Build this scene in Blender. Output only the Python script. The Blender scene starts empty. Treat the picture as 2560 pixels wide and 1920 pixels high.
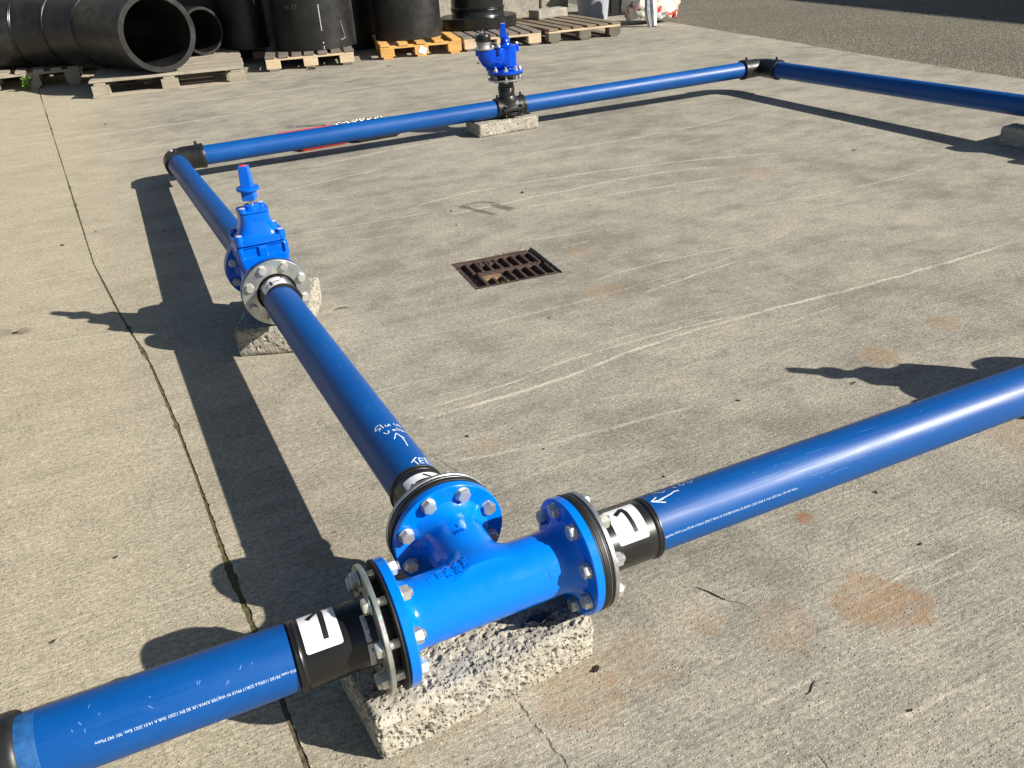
import bpy, bmesh, math, random
import numpy as np
from mathutils import Vector, Matrix, Quaternion, noise as mnoise

random.seed(7)
rng = np.random.default_rng(7)
scene = bpy.context.scene
COL = scene.collection
R = math.radians

# ------------------------------------------------------------------ camera
F_PX = 2103.453
RC = [[0.8999804128807462, -0.4324197172014479, -0.05521272141836164],
      [-0.2533432864902189, -0.41574564967413763, -0.8734831045689231],
      [0.35475686832158254, 0.800105457394492, -0.48371357374609025]]
CC = (-0.3880028583437866, -1.0470521204357008, 1.2282432277688369)
cam_d = bpy.data.cameras.new('camera')
cam = bpy.data.objects.new('camera', cam_d)
COL.objects.link(cam)
cam_d.sensor_fit = 'HORIZONTAL'
cam_d.sensor_width = 36.0
cam_d.lens = F_PX / 2560.0 * 36.0
cam_d.clip_start = 0.05
cam_d.clip_end = 600
cam.matrix_world = Matrix(((RC[0][0], -RC[1][0], -RC[2][0], CC[0]),
                           (RC[0][1], -RC[1][1], -RC[2][1], CC[1]),
                           (RC[0][2], -RC[1][2], -RC[2][2], CC[2]),
                           (0, 0, 0, 1)))
scene.camera = cam

# ------------------------------------------------------------------ world, sun, exposure
SUN_TRAVEL = Vector((-1.2231, 1.145, -1.0)).normalized()
ELEV = math.atan2(1.0, math.hypot(1.2231, 1.1841))
world = bpy.data.worlds.new('World')
scene.world = world
world.use_nodes = True
wn = world.node_tree
wn.nodes.clear()
w_out = wn.nodes.new('ShaderNodeOutputWorld')
w_bg = wn.nodes.new('ShaderNodeBackground')
w_sky = wn.nodes.new('ShaderNodeTexSky')
w_sky.sky_type = 'NISHITA'
w_sky.sun_disc = False
w_sky.sun_elevation = ELEV
w_sky.sun_rotation = math.atan2(1.2231, -1.1841)
w_sky.air_density = 1.0
w_sky.dust_density = 1.2
w_sky.ozone_density = 1.0
w_bg.inputs['Strength'].default_value = 0.05
wn.links.new(w_sky.outputs[0], w_bg.inputs[0])
wn.links.new(w_bg.outputs[0], w_out.inputs[0])
sun_d = bpy.data.lights.new('sun', 'SUN')
sun_d.energy = 5.0
sun_d.angle = R(0.5)
sun_d.color = (1.0, 0.945, 0.86)
sun = bpy.data.objects.new('sun', sun_d)
sun.rotation_mode = 'QUATERNION'
sun.rotation_quaternion = SUN_TRAVEL.to_track_quat('-Z', 'Y')
sun.location = (6, -6, 8)
COL.objects.link(sun)
scene.view_settings.view_transform = 'Standard'
scene.view_settings.look = 'None'
scene.view_settings.gamma = 1.0
scene.view_settings.use_curve_mapping = False
scene.view_settings.exposure = 0.62


# ------------------------------------------------------------------ node helper
class NM:
    """a material with short methods for its nodes"""
    def __init__(s, name, rough=0.5, color=(0.5, 0.5, 0.5), metal=0.0, spec=0.5):
        s.m = bpy.data.materials.new(name)
        s.m.use_nodes = True
        s.nt = s.m.node_tree
        s.nt.nodes.clear()
        s.out = s.nt.nodes.new('ShaderNodeOutputMaterial')
        s.b = s.nt.nodes.new('ShaderNodeBsdfPrincipled')
        s.nt.links.new(s.b.outputs[0], s.out.inputs[0])
        s.set('Base Color', color)
        s.set('Roughness', rough)
        s.set('Metallic', metal)
        s.set('Specular IOR Level', spec)

    def set(s, key, v):
        i = s.b.inputs[key]
        if hasattr(v, 'is_linked') or isinstance(v, bpy.types.NodeSocket):
            s.nt.links.new(v, i)
        elif isinstance(v, tuple):
            i.default_value = (*v, 1.0) if len(v) == 3 else v
        else:
            i.default_value = v

    def put(s, sock, v):
        if isinstance(v, bpy.types.NodeSocket):
            s.nt.links.new(v, sock)
        elif isinstance(v, tuple) and sock.type == 'RGBA' and len(v) == 3:
            sock.default_value = (*v, 1.0)
        else:
            sock.default_value = v

    def n(s, t, **kw):
        nd = s.nt.nodes.new(t)
        for k, v in kw.items():
            setattr(nd, k, v)
        return nd

    def pos(s):
        return s.n('ShaderNodeNewGeometry').outputs['Position']

    def obj(s):
        return s.n('ShaderNodeTexCoord').outputs['Object']

    def rand(s):
        return s.n('ShaderNodeObjectInfo').outputs['Random']

    def map(s, v, scale=(1, 1, 1), rot=(0, 0, 0), loc=(0, 0, 0)):
        nd = s.n('ShaderNodeMapping')
        s.put(nd.inputs[0], v)
        s.put(nd.inputs['Scale'], scale)
        s.put(nd.inputs['Rotation'], rot)
        if isinstance(loc, tuple):
            nd.inputs['Location'].default_value = loc
        else:
            s.nt.links.new(loc, nd.inputs['Location'])
        return nd.outputs[0]

    def noise(s, v, scale, detail=3.0, rough=0.55, dist=0.0):
        nd = s.n('ShaderNodeTexNoise')
        s.put(nd.inputs['Vector'], v)
        nd.inputs['Scale'].default_value = scale
        nd.inputs['Detail'].default_value = detail
        nd.inputs['Roughness'].default_value = rough
        nd.inputs['Distortion'].default_value = dist
        return nd.outputs['Fac']

    def voro(s, v, scale, feature='F1', out='Distance', rand=1.0):
        nd = s.n('ShaderNodeTexVoronoi', feature=feature)
        s.put(nd.inputs['Vector'], v)
        nd.inputs['Scale'].default_value = scale
        nd.inputs['Randomness'].default_value = rand
        return nd.outputs[out]

    def ramp(s, f, stops, mode='LINEAR'):
        nd = s.n('ShaderNodeValToRGB')
        cr = nd.color_ramp
        cr.interpolation = mode
        while len(cr.elements) < len(stops):
            cr.elements.new(0.5)
        for e, (p, c) in zip(cr.elements, stops):
            e.position = p
            e.color = (c, c, c, 1) if not isinstance(c, tuple) else (*c, 1)
        s.put(nd.inputs[0], f)
        return nd.outputs[0]

    def rng(s, f, a, b, c=0.0, d=1.0, smooth=False):
        nd = s.n('ShaderNodeMapRange')
        if smooth:
            nd.interpolation_type = 'SMOOTHSTEP'
        s.put(nd.inputs[0], f)
        for i, v in zip((1, 2, 3, 4), (a, b, c, d)):
            nd.inputs[i].default_value = v
        return nd.outputs[0]

    def mix(s, f, a, b, mode='MIX'):
        nd = s.n('ShaderNodeMix', data_type='RGBA', blend_type=mode)
        s.put(nd.inputs[0], f)
        s.put(nd.inputs[6], a)
        s.put(nd.inputs[7], b)
        return nd.outputs[2]

    def math(s, op, a, b=0.0, c=0.0):
        nd = s.n('ShaderNodeMath', operation=op)
        s.put(nd.inputs[0], a)
        s.put(nd.inputs[1], b)
        s.put(nd.inputs[2], c)
        return nd.outputs[0]

    def sep(s, v):
        nd = s.n('ShaderNodeSeparateXYZ')
        s.put(nd.inputs[0], v)
        return nd.outputs

    def curve(s, f, pts):
        nd = s.n('ShaderNodeFloatCurve')
        c = nd.mapping.curves[0]
        while len(c.points) < len(pts):
            c.points.new(0.5, 0.5)
        for q, (a, b) in zip(c.points, pts):
            q.location = (a, b)
        nd.mapping.update()
        s.put(nd.inputs['Value'], f)
        return nd.outputs[0]

    def dist(s, v, p):
        nd = s.n('ShaderNodeVectorMath', operation='DISTANCE')
        s.put(nd.inputs[0], v)
        nd.inputs[1].default_value = p
        return nd.outputs['Value']

    def bump(s, h, strength=0.5, distance=0.002, normal=None):
        nd = s.n('ShaderNodeBump')
        s.put(nd.inputs['Height'], h)
        nd.inputs['Strength'].default_value = strength
        nd.inputs['Distance'].default_value = distance
        if normal is not None:
            s.put(nd.inputs['Normal'], normal)
        return nd.outputs[0]


def jitter(M, v):
    """offset a coordinate by the object's own random number, so copies differ"""
    r = M.rand()
    cmb = M.n('ShaderNodeCombineXYZ')
    M.put(cmb.inputs[0], M.math('MULTIPLY', r, 37.0))
    M.put(cmb.inputs[1], M.math('MULTIPLY', r, 91.0))
    M.put(cmb.inputs[2], M.math('MULTIPLY', r, 53.0))
    return M.map(v, loc=cmb.outputs[0])


# ------------------------------------------------------------------ materials
SCRAPES = [  # pale scrape marks on the yard: (width, strength, points)
    (0.0085, 0.85, [(0.148, 0.961), (0.512, 0.928), (0.839, 0.967), (1.346, 0.998), (2.094, 0.976), (2.782, 0.993)]),
    (0.0050, 0.65, [(0.207, 0.985), (0.466, 0.990), (0.846, 1.036), (1.432, 1.020)]),
    (0.0040, 0.35, [(0.207, 1.04), (0.6, 1.03), (1.0, 1.08), (1.6, 1.05)]),
    (0.0060, 0.35, [(0.237, 1.513), (0.752, 1.416), (1.334, 1.432), (2.207, 1.622)]),
    (0.0100, 0.55, [(0.952, 2.652), (1.594, 2.671), (2.077, 2.676), (2.557, 2.456)]),
    (0.0100, 0.50, [(1.292, 2.561), (1.722, 2.491), (2.156, 2.429), (2.469, 2.378)]),
    (0.0120, 0.50, [(0.80, 2.80), (1.224, 2.944), (1.772, 2.908), (2.187, 2.844), (3.050, 2.551)]),
    (0.0060, 0.55, [(1.060, 2.165), (1.273, 2.081), (1.515, 2.076)]),
    (0.0060, 0.55, [(1.210, 1.352), (1.723, 1.424)]),
    (0.0060, 0.45, [(1.10, 1.55), (1.45, 1.58), (1.95, 1.50)]),
    (0.0050, 0.45, [(1.468, 0.882), (1.735, 0.905)]),
    (0.0080, 0.40, [(0.166, 0.696), (0.489, 0.638), (0.919, 0.601)]),
    (0.0160, 0.60, [(-1.6, 5.95), (-0.428, 6.005), (0.027, 6.020), (0.451, 6.066), (0.923, 6.223)]),
    (0.0140, 0.55, [(-1.138, 6.426), (-0.781, 6.298), (-0.306, 6.195)]),
    (0.0140, 0.45, [(-1.3, 5.2), (-0.5, 5.3), (0.4, 5.25)]),
    (0.0200, 0.55, [(0.1, 7.1), (1.0, 6.9), (1.9, 7.2)]),
    (0.0180, 0.45, [(0.4, 6.6), (1.6, 6.5), (2.8, 6.9)]),
    (0.0180, 0.45, [(3.2, 6.7), (4.2, 6.3), (5.2, 6.4)]),
    (0.0080, 0.50, [(-0.872, 2.838), (-0.590, 2.869)]),
    (0.0080, 0.45, [(-0.865, 2.586), (-0.568, 2.612)]),
    (0.0070, 0.50, [(-0.813, 2.135), (-0.537, 2.076)]),
    (0.0100, 0.55, [(0.362, 3.581), (0.718, 3.657), (0.996, 3.711)]),
    (0.0080, 0.50, [(0.15, 2.81), (0.572, 2.775), (0.927, 2.746)]),
    (0.0070, 0.40, [(0.243, 2.602), (0.685, 2.522)]),
    (0.0055, 0.70, [(0.569, -0.425), (0.777, -0.430)]),
    (0.0050, 0.65, [(0.385, -0.288), (0.532, -0.286)]),
    (0.0040, 0.55, [(0.416, -0.333), (0.506, -0.333)]),
    (0.0030, 0.60, [(0.704, -0.171), (1.05, -0.178)]),
    (0.0030, 0.45, [(0.60, -0.215), (1.00, -0.222)]),
    (0.0045, 0.45, [(0.670, 0.778), (0.813, 0.746)]),
    (0.0070, 0.30, [(0.25, 0.515), (0.534, 0.545)]),
    (0.0050, 0.40, [(0.029, 1.165), (0.343, 1.148)]),
    (0.0050, 0.50, [(1.200, 1.947), (1.362, 1.957)]),
    (0.0140, 0.55, [(0.598, 4.018), (1.672, 4.186)]),
    (0.0120, 0.40, [(1.8, 3.5), (2.6, 3.42), (3.5, 3.6)]),
    (0.0090, 0.35, [(2.2, 1.95), (2.9, 1.88), (3.4, 2.0)]),
]


def mat_concrete():
    M = NM('yard_concrete', rough=0.9, spec=0.25)
    p = M.pos()
    x, y, z = M.sep(p)
    big = M.noise(p, 0.9, 5, 0.6)
    mid = M.noise(M.map(p, (2.2, 3.4, 1.0), (0, 0, R(3))), 1.7, 8, 0.70)
    blot = M.noise(M.map(p, (1.0, 1.5, 1.0), loc=(5.2, 1.3, 0)), 4.6, 7, 0.72)
    fine = M.noise(M.map(p, (0.75, 1.2, 1.0), (0, 0, R(-4))), 110, 5, 0.8)
    grain = M.noise(p, 360, 2, 0.65)
    m2 = M.noise(M.map(p, (0.9, 1.2, 1.0), (0, 0, R(-5)), loc=(2.1, 7.7, 0)), 9, 8, 0.78)
    m3 = M.noise(M.map(p, (0.85, 1.3, 1.0), (0, 0, R(-4)), loc=(8.1, 3.7, 0)), 42, 6, 0.8)
    col = M.mix(M.rng(big, 0.34, 0.64), (0.232, 0.218, 0.180), (0.360, 0.334, 0.268))
    col = M.mix(M.math('MULTIPLY', M.rng(mid, 0.44, 0.66), 0.6), col, (0.445, 0.405, 0.318))
    col = M.mix(M.math('MULTIPLY', M.rng(mid, 0.47, 0.32), 0.55), col, (0.188, 0.175, 0.143))
    col = M.mix(M.math('MULTIPLY', M.rng(blot, 0.56, 0.72), 0.45), col, (0.160, 0.149, 0.124))
    col = M.mix(M.math('MULTIPLY', M.rng(blot, 0.46, 0.30), 0.35), col, (0.42, 0.385, 0.31))
    # the slab on the left of the joint is warmer
    col = M.mix(M.math('MULTIPLY', M.rng(x, 0.25, -0.75, 0, 1, True), 0.6), col, (0.490, 0.425, 0.288))
    col = M.mix(0.27, col, M.ramp(m2, [(0.30, 0.26), (0.5, 0.5), (0.70, 0.74)]), 'OVERLAY')
    col = M.mix(0.34, col, M.ramp(m3, [(0.28, 0.22), (0.5, 0.5), (0.72, 0.78)]), 'OVERLAY')
    # brushed streaks running along the yard
    warp_s = M.noise(p, 1.2, 3)
    sv = M.map(p, (0.8, 30.0, 1.0), (0, 0, R(-4)))
    streak = M.noise(sv, 1.0, 6, 0.66, 0.5)
    sv2 = M.map(p, (5.0, 150.0, 1.0), (0, 0, R(-3)))
    broom = M.noise(sv2, 1.0, 3, 0.6, 0.1)
    smask = M.math('MULTIPLY', M.rng(streak, 0.60, 0.74), M.rng(M.noise(p, 2.6, 4), 0.45, 0.68))
    col = M.mix(M.math('MULTIPLY', smask, 0.42), col, (0.49, 0.452, 0.366))
    dmask = M.math('MULTIPLY', M.rng(streak, 0.42, 0.28), M.rng(M.noise(p, 2.1, 4), 0.42, 0.66))
    col = M.mix(M.math('MULTIPLY', dmask, 0.35), col, (0.16, 0.15, 0.126))
    # long scrape marks where loads were dragged
    col = M.mix(M.rng(M.noise(p, 1.7, 4), 0.35, 0.65, 0.08, 0.42), col, M.ramp(broom, [(0.3, 0.26), (0.5, 0.5), (0.7, 0.74)]), 'OVERLAY')
    wv1 = M.math('MULTIPLY', M.math('SUBTRACT', M.noise(p, 7, 4, 0.6), 0.5), 0.03)
    wv2 = M.math('MULTIPLY', M.math('SUBTRACT', M.noise(p, 60, 3, 0.6), 0.5), 0.008)
    ywarp = M.math('ADD', y, M.math('ADD', wv1, wv2))
    brk = M.rng(M.noise(M.map(p, (1, 5, 1)), 9, 5, 0.7), 0.34, 0.56)
    sc_all, edge_all = None, None
    for (w, k, pts) in SCRAPES:
        x0, x1 = pts[0][0], pts[-1][0]
        y0, y1 = min(q[1] for q in pts) - 0.01, max(q[1] for q in pts) + 0.01
        f = M.rng(x, x0, x1)
        yy = M.math('MULTIPLY_ADD', M.curve(f, [((a - x0) / (x1 - x0), (b - y0) / (y1 - y0)) for a, b in pts]), y1 - y0, y0)
        d = M.math('SUBTRACT', ywarp, yy)
        m = M.math('MULTIPLY', M.rng(M.math('ABSOLUTE', d), w * 1.25, w * 0.35), M.rng(f, 0.0, 0.08))
        m = M.math('MULTIPLY', m, M.math('MULTIPLY', M.rng(f, 1.0, 0.9), min(1.0, k * 1.35)))
        sc_all = m if sc_all is None else M.math('MAXIMUM', sc_all, m)
    sc_all = M.math('MULTIPLY', sc_all, brk)
    col = M.mix(sc_all, col, (0.58, 0.53, 0.43))
    # grain, pale grit, dark pits
    col = M.mix(0.85, col, M.ramp(fine, [(0.25, 0.16), (0.5, 0.5), (0.75, 0.88)]), 'OVERLAY')
    col = M.mix(0.6, col, M.ramp(grain, [(0.2, 0.15), (0.5, 0.5), (0.8, 0.88)]), 'OVERLAY')
    vg = M.n('ShaderNodeTexVoronoi')
    M.put(vg.inputs['Vector'], p)
    vg.inputs['Scale'].default_value = 170
    gr = M.sep(vg.outputs['Color'])
    speck = M.math('MULTIPLY', M.rng(vg.outputs['Distance'], 0.36, 0.2), M.rng(gr[0], 0.84, 0.88))
    col = M.mix(M.math('MULTIPLY', speck, 0.7), col, (0.66, 0.62, 0.52))
    pit = M.math('MULTIPLY', M.rng(vg.outputs['Distance'], 0.38, 0.2), M.rng(gr[1], 0.80, 0.86))
    col = M.mix(M.math('MULTIPLY', pit, 0.55), col, (0.08, 0.073, 0.06))
    vp = M.n('ShaderNodeTexVoronoi')
    M.put(vp.inputs['Vector'], M.map(p, (1.0, 1.7, 1.0), (0, 0, R(25))))
    vp.inputs['Scale'].default_value = 24
    gp = M.sep(vp.outputs['Color'])
    dpit = M.math('ADD', vp.outputs['Distance'], M.math('MULTIPLY', M.math('SUBTRACT', fine, 0.5), 0.3))
    big_pit = M.math('MULTIPLY', M.rng(dpit, 0.11, 0.03), M.rng(gp[0], 0.955, 0.97))
    col = M.mix(M.math('MULTIPLY', big_pit, 0.75), col, (0.06, 0.054, 0.043))
    vb = M.n('ShaderNodeTexVoronoi')
    M.put(vb.inputs['Vector'], p)
    vb.inputs['Scale'].default_value = 42
    gb = M.sep(vb.outputs['Color'])
    chip = M.math('MULTIPLY', M.rng(M.math('ADD', vb.outputs['Distance'], M.math('MULTIPLY', M.math('SUBTRACT', fine, 0.5), 0.25)), 0.13, 0.06), M.rng(gb[0], 0.93, 0.95))
    col = M.mix(M.math('MULTIPLY', chip, 0.85), col, (0.74, 0.70, 0.60))
    # rust stains, each where it lies in the yard
    warp = M.noise(p, 13, 6, 0.75)
    grit = M.math('MULTIPLY', M.rng(fine, 0.30, 0.62, 0.25, 0.9), M.rng(M.noise(M.map(p, (0.7, 1.5, 1), (0, 0, R(-5))), 22, 6, 0.78), 0.36, 0.62, 0.22, 0.95))
    rusty = (0.37, 0.205, 0.085)
    for (sx, sy, sr, k, c) in [(0.758, -0.205, 0.100, 1.0, rusty), (0.811, 0.072, 0.024, 1.0, (0.32, 0.13, 0.055)),
                               (0.12, -0.13, 0.09, 0.55, rusty), (0.24, -0.10, 0.09, 0.4, rusty),
                               (0.42, -0.08, 0.045, 0.5, rusty), (0.55, -0.17, 0.07, 0.45, rusty),
                               (1.55, 0.56, 0.07, 0.85, rusty), (1.9, 0.62, 0.06, 0.7, rusty),
                               (1.55, 0.0, 0.15, 0.6, rusty), (1.12, 1.45, 0.08, 0.5, rusty),
                               (0.30, 0.72, 0.05, 0.4, rusty), (1.25, 1.86, 0.07, 0.45, rusty),
                               (2.6, 2.35, 0.10, 0.45, rusty), (-0.86, 2.29, 0.035, 0.95, (0.10, 0.062, 0.035)),
                               (-0.93, 2.31, 0.04, 0.8, (0.12, 0.08, 0.045)),
                               (-0.20, 0.50, 0.06, 0.6, (0.24, 0.17, 0.1))]:
        d = M.dist(p, (sx, sy, 0))
        d = M.math('ADD', d, M.math('MULTIPLY', M.math('SUBTRACT', warp, 0.5), sr * 1.9))
        f = M.math('MULTIPLY', M.rng(d, sr * 1.05, sr * 0.72, 0, 1, True), k)
        col = M.mix(M.math('MULTIPLY', f, grit), col, c)
    # damp, cracked marks: the outline of an old cover, hairline cracks
    cr_mask = None
    wv = M.math('MULTIPLY', M.math('SUBTRACT', M.noise(p, 30, 4, 0.65), 0.5), 0.02)
    for (ax, ay, bx, by, w) in [(0.008, -0.06, 0.045, -0.42, 0.0035), (0.045, -0.42, 0.03, -0.9, 0.003),
                                (0.135, 0.82, 0.205, 0.60, 0.0022), (0.20, 0.60, 0.23, 0.50, 0.0014),
                                (1.62, 3.03, 1.83, 2.80, 0.004), (0.47, -0.02, 0.53, -0.10, 0.0022),
                                (0.40, 0.33, 0.43, 0.27, 0.0016), (0.40, -0.40, 0.37, -0.60, 0.003)]:
        L = math.hypot(bx - ax, by - ay)
        ang = math.atan2(by - ay, bx - ax)
        lx, ly, lz = M.sep(M.map(p, loc=(-(ax * math.cos(-ang) - ay * math.sin(-ang)),
                                         -(ax * math.sin(-ang) + ay * math.cos(-ang)), 0), rot=(0, 0, -ang)))
        dd = M.math('ABSOLUTE', M.math('ADD', ly, wv))
        f = M.math('MULTIPLY', M.rng(dd, w, w * 0.35),
                   M.math('MULTIPLY', M.rng(lx, 0, 0.02), M.rng(lx, L, L - 0.02)))
        cr_mask = f if cr_mask is None else M.math('MAXIMUM', cr_mask, f)
    cr_mask = M.math('MULTIPLY', cr_mask, M.rng(M.noise(p, 40, 3), 0.32, 0.5))
    col = M.mix(M.math('MULTIPLY', cr_mask, 0.55), col, (0.085, 0.074, 0.055))
    damp = None
    wvd = M.math('MULTIPLY', M.math('SUBTRACT', M.noise(p, 22, 4, 0.65), 0.5), 0.045)
    for (ax, ay, bx, by, w) in [(1.075, 2.765, 1.165, 2.52, 0.020), (1.215, 2.69, 1.27, 2.54, 0.030), (1.185, 2.77, 1.245, 2.69, 0.016), (1.08, 2.75, 1.2, 2.76, 0.010)]:
        L = math.hypot(bx - ax, by - ay)
        ang = math.atan2(by - ay, bx - ax)
        lx, ly, lz = M.sep(M.map(p, loc=(-(ax * math.cos(-ang) - ay * math.sin(-ang)),
                                         -(ax * math.sin(-ang) + ay * math.cos(-ang)), 0), rot=(0, 0, -ang)))
        dd = M.math('ABSOLUTE', M.math('ADD', ly, wvd))
        f = M.math('MULTIPLY', M.rng(dd, w, w * 0.55),
                   M.math('MULTIPLY', M.rng(lx, 0, 0.02), M.rng(lx, L, L - 0.02)))
        damp = f if damp is None else M.math('MAXIMUM', damp, f)
    col = M.mix(M.math('MULTIPLY', damp, M.rng(fine, 0.3, 0.6, 0.35, 0.8)), col, (0.085, 0.068, 0.042))
    M.set('Base Color', col)
    h = M.math('MULTIPLY', fine, 1.4)
    h = M.math('ADD', h, M.math('MULTIPLY', grain, 0.5))
    h = M.math('ADD', h, M.math('MULTIPLY', broom, 0.7))
    h = M.math('SUBTRACT', h, M.math('MULTIPLY', M.math('ADD', pit, big_pit), 0.9))
    h = M.math('ADD', h, M.math('MULTIPLY', speck, 0.4))
    h = M.math('SUBTRACT', h, M.math('MULTIPLY', cr_mask, 1.2))
    M.set('Normal', M.bump(h, 0.7, 0.0026))
    return M.m


def mat_asphalt():
    M = NM('asphalt', rough=0.85, spec=0.3)
    p = M.pos()
    v = M.n('ShaderNodeTexVoronoi')
    M.put(v.inputs['Vector'], p)
    v.inputs['Scale'].default_value = 72
    c = M.sep(v.outputs['Color'])
    col = M.ramp(c[0], [(0.0, (0.155, 0.138, 0.096)), (0.5, (0.245, 0.22, 0.155)), (0.85, (0.335, 0.305, 0.225)), (0.97, (0.52, 0.49, 0.41))])
    col = M.mix(M.rng(v.outputs['Distance'], 0.3, 0.62), col, (0.085, 0.077, 0.06))
    big = M.noise(p, 0.6, 5, 0.6)
    col = M.mix(0.6, col, M.ramp(big, [(0.3, 0.4), (0.7, 0.62)]), 'OVERLAY')
    col = M.mix(0.45, col, M.ramp(M.noise(p, 14, 5, 0.7), [(0.25, 0.25), (0.75, 0.75)]), 'OVERLAY')
    M.set('Base Color', col)
    M.set('Normal', M.bump(M.math('SUBTRACT', 1.0, v.outputs['Distance']), 0.8, 0.006))
    return M.m


def mat_block(name='block_concrete', tone=1.0):
    M = NM(name, rough=0.95, spec=0.2)
    p = jitter(M, M.obj())
    n1 = M.noise(p, 14, 5, 0.65)
    n2 = M.noise(p, 120, 4, 0.75)
    col = M.mix(M.rng(n1, 0.35, 0.65), (0.36 * tone, 0.332 * tone, 0.268 * tone), (0.48 * tone, 0.447 * tone, 0.368 * tone))
    col = M.mix(M.math('MULTIPLY', M.rng(M.noise(p, 6, 4), 0.53, 0.64), 0.6), col, (0.27 * tone, 0.262 * tone, 0.245 * tone))
    col = M.mix(0.42, col, M.ramp(n2, [(0.25, 0.22), (0.5, 0.52), (0.8, 0.80)]), 'OVERLAY')
    pw = M.n('ShaderNodeVectorMath', operation='ADD')
    M.put(pw.inputs[0], p)
    nz = M.n('ShaderNodeTexNoise')
    M.put(nz.inputs['Vector'], p)
    nz.inputs['Scale'].default_value = 90
    sc = M.n('ShaderNodeVectorMath', operation='SCALE')
    M.put(sc.inputs[0], nz.outputs['Color'])
    sc.inputs['Scale'].default_value = 0.009
    M.put(pw.inputs[1], sc.outputs[0])
    hole = None
    for scale, thr in ((95, 0.58), (170, 0.55)):
        v = M.n('ShaderNodeTexVoronoi')
        M.put(v.inputs['Vector'], pw.outputs[0])
        v.inputs['Scale'].default_value = scale
        c = M.sep(v.outputs['Color'])
        f = M.math('MULTIPLY', M.rng(v.outputs['Distance'], 0.52, 0.16), M.rng(c[0], thr, thr + 0.04))
        hole = f if hole is None else M.math('MAXIMUM', hole, f)
    col = M.mix(M.math('MULTIPLY', hole, 0.40), col, (0.12 * tone, 0.108 * tone, 0.084 * tone))
    M.set('Base Color', col)
    h = M.math('SUBTRACT', M.math('MULTIPLY', n2, 0.6), M.math('MULTIPLY', hole, 1.3))
    M.set('Normal', M.bump(h, 0.9, 0.004))
    return M.m


def mat_pipe_blue():
    M = NM('blue_polyethylene', rough=0.36, spec=0.42)
    o = jitter(M, M.obj())
    x, y, z = M.sep(o)
    # fine rub marks running along the pipe (local z) and dusty hazes
    sv = M.map(o, (70, 70, 1.6))
    s1 = M.noise(sv, 1.6, 4, 0.7)
    s2 = M.noise(M.map(o, (260, 260, 3.0)), 1.0, 3, 0.7)
    haze = M.noise(M.map(o, (9, 9, 3.0)), 1.0, 5, 0.65)
    fine = M.noise(M.map(o, (500, 500, 5)), 1.0, 2, 0.6)
    base = M.mix(M.rng(haze, 0.35, 0.7), (0.0, 0.064, 0.27), (0.0, 0.082, 0.315))
    base = M.mix(M.math('MULTIPLY', M.rng(s1, 0.66, 0.80), 0.14), base, (0.14, 0.27, 0.46))
    scuff = M.math('MULTIPLY', M.rng(s2, 0.66, 0.74), M.rng(M.noise(M.map(o, (14, 14, 5)), 1.0, 4, 0.7), 0.52, 0.66))
    base = M.mix(M.math('MULTIPLY', scuff, 0.30), base, (0.20, 0.36, 0.60))
    base = M.mix(M.math('MULTIPLY', M.rng(M.noise(M.map(o, (30, 30, 14)), 1.0, 6, 0.75), 0.60, 0.78), 0.10), base, (0.16, 0.27, 0.44))
    M.set('Base Color', base)
    M.set('Roughness', M.rng(M.math('ADD', M.math('MULTIPLY', s1, 0.5), M.math('MULTIPLY', haze, 0.5)), 0.35, 0.65, 0.32, 0.54))
    M.set('Normal', M.bump(M.math('ADD', M.math('MULTIPLY', fine, 1.0), M.math('MULTIPLY', s1, 0.6)), 0.2, 0.0009))
    return M.m


def mat_paint_blue(name='blue_epoxy', c0=(0.0, 0.175, 0.74), c1=(0.0, 0.195, 0.80)):
    M = NM(name, rough=0.17, spec=0.4)
    o = M.obj()
    n = M.noise(o, 22, 3, 0.5)
    M.set('Base Color', M.mix(n, c0, c1))
    M.set('Roughness', M.rng(M.noise(o, 60, 4, 0.6), 0.3, 0.7, 0.10, 0.24))
    M.set('Normal', M.bump(M.math('ADD', M.math('MULTIPLY', n, 1.0), M.math('MULTIPLY', M.noise(o, 75, 2), 0.18)), 0.2, 0.003))
    return M.m


def mat_black(name='black_polyethylene', c=(0.011, 0.0112, 0.0115), rough=0.38, bump=0.3, dust=0.25):
    M = NM(name, rough=rough, spec=0.5)
    o = jitter(M, M.obj())
    d = M.noise(o, 5, 6, 0.7)
    sc = M.noise(M.map(o, (40, 40, 4)), 1.0, 5, 0.7)
    col = M.mix(M.math('MULTIPLY', M.rng(d, 0.45, 0.75), dust), c, (0.075, 0.072, 0.063))
    col = M.mix(M.math('MULTIPLY', M.rng(sc, 0.64, 0.8), dust), col, (0.13, 0.128, 0.12))
    M.set('Base Color', col)
    M.set('Roughness', M.rng(M.noise(o, 12, 5, 0.7), 0.3, 0.7, rough - 0.08, rough + 0.15))
    M.set('Normal', M.bump(M.noise(o, 60, 4, 0.6), bump, 0.0012))
    return M.m


def mat_galv(name='galvanised_steel', c0=(0.42, 0.44, 0.43), c1=(0.62, 0.63, 0.60), rough=0.36, metal=0.85):
    M = NM(name, rough=rough, metal=metal)
    o = jitter(M, M.obj())
    n = M.noise(o, 16, 5, 0.6)
    v = M.voro(o, 55, out='Color')
    col = M.mix(M.rng(n, 0.35, 0.65), c0, c1)
    col = M.mix(0.10, col, v, 'OVERLAY')
    M.set('Base Color', col)
    M.set('Roughness', M.rng(M.noise(o, 34, 4, 0.7), 0.3, 0.7, rough - 0.08, rough + 0.16))
    M.set('Normal', M.bump(M.noise(o, 120, 4, 0.6), 0.22, 0.0008))
    return M.m


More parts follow.
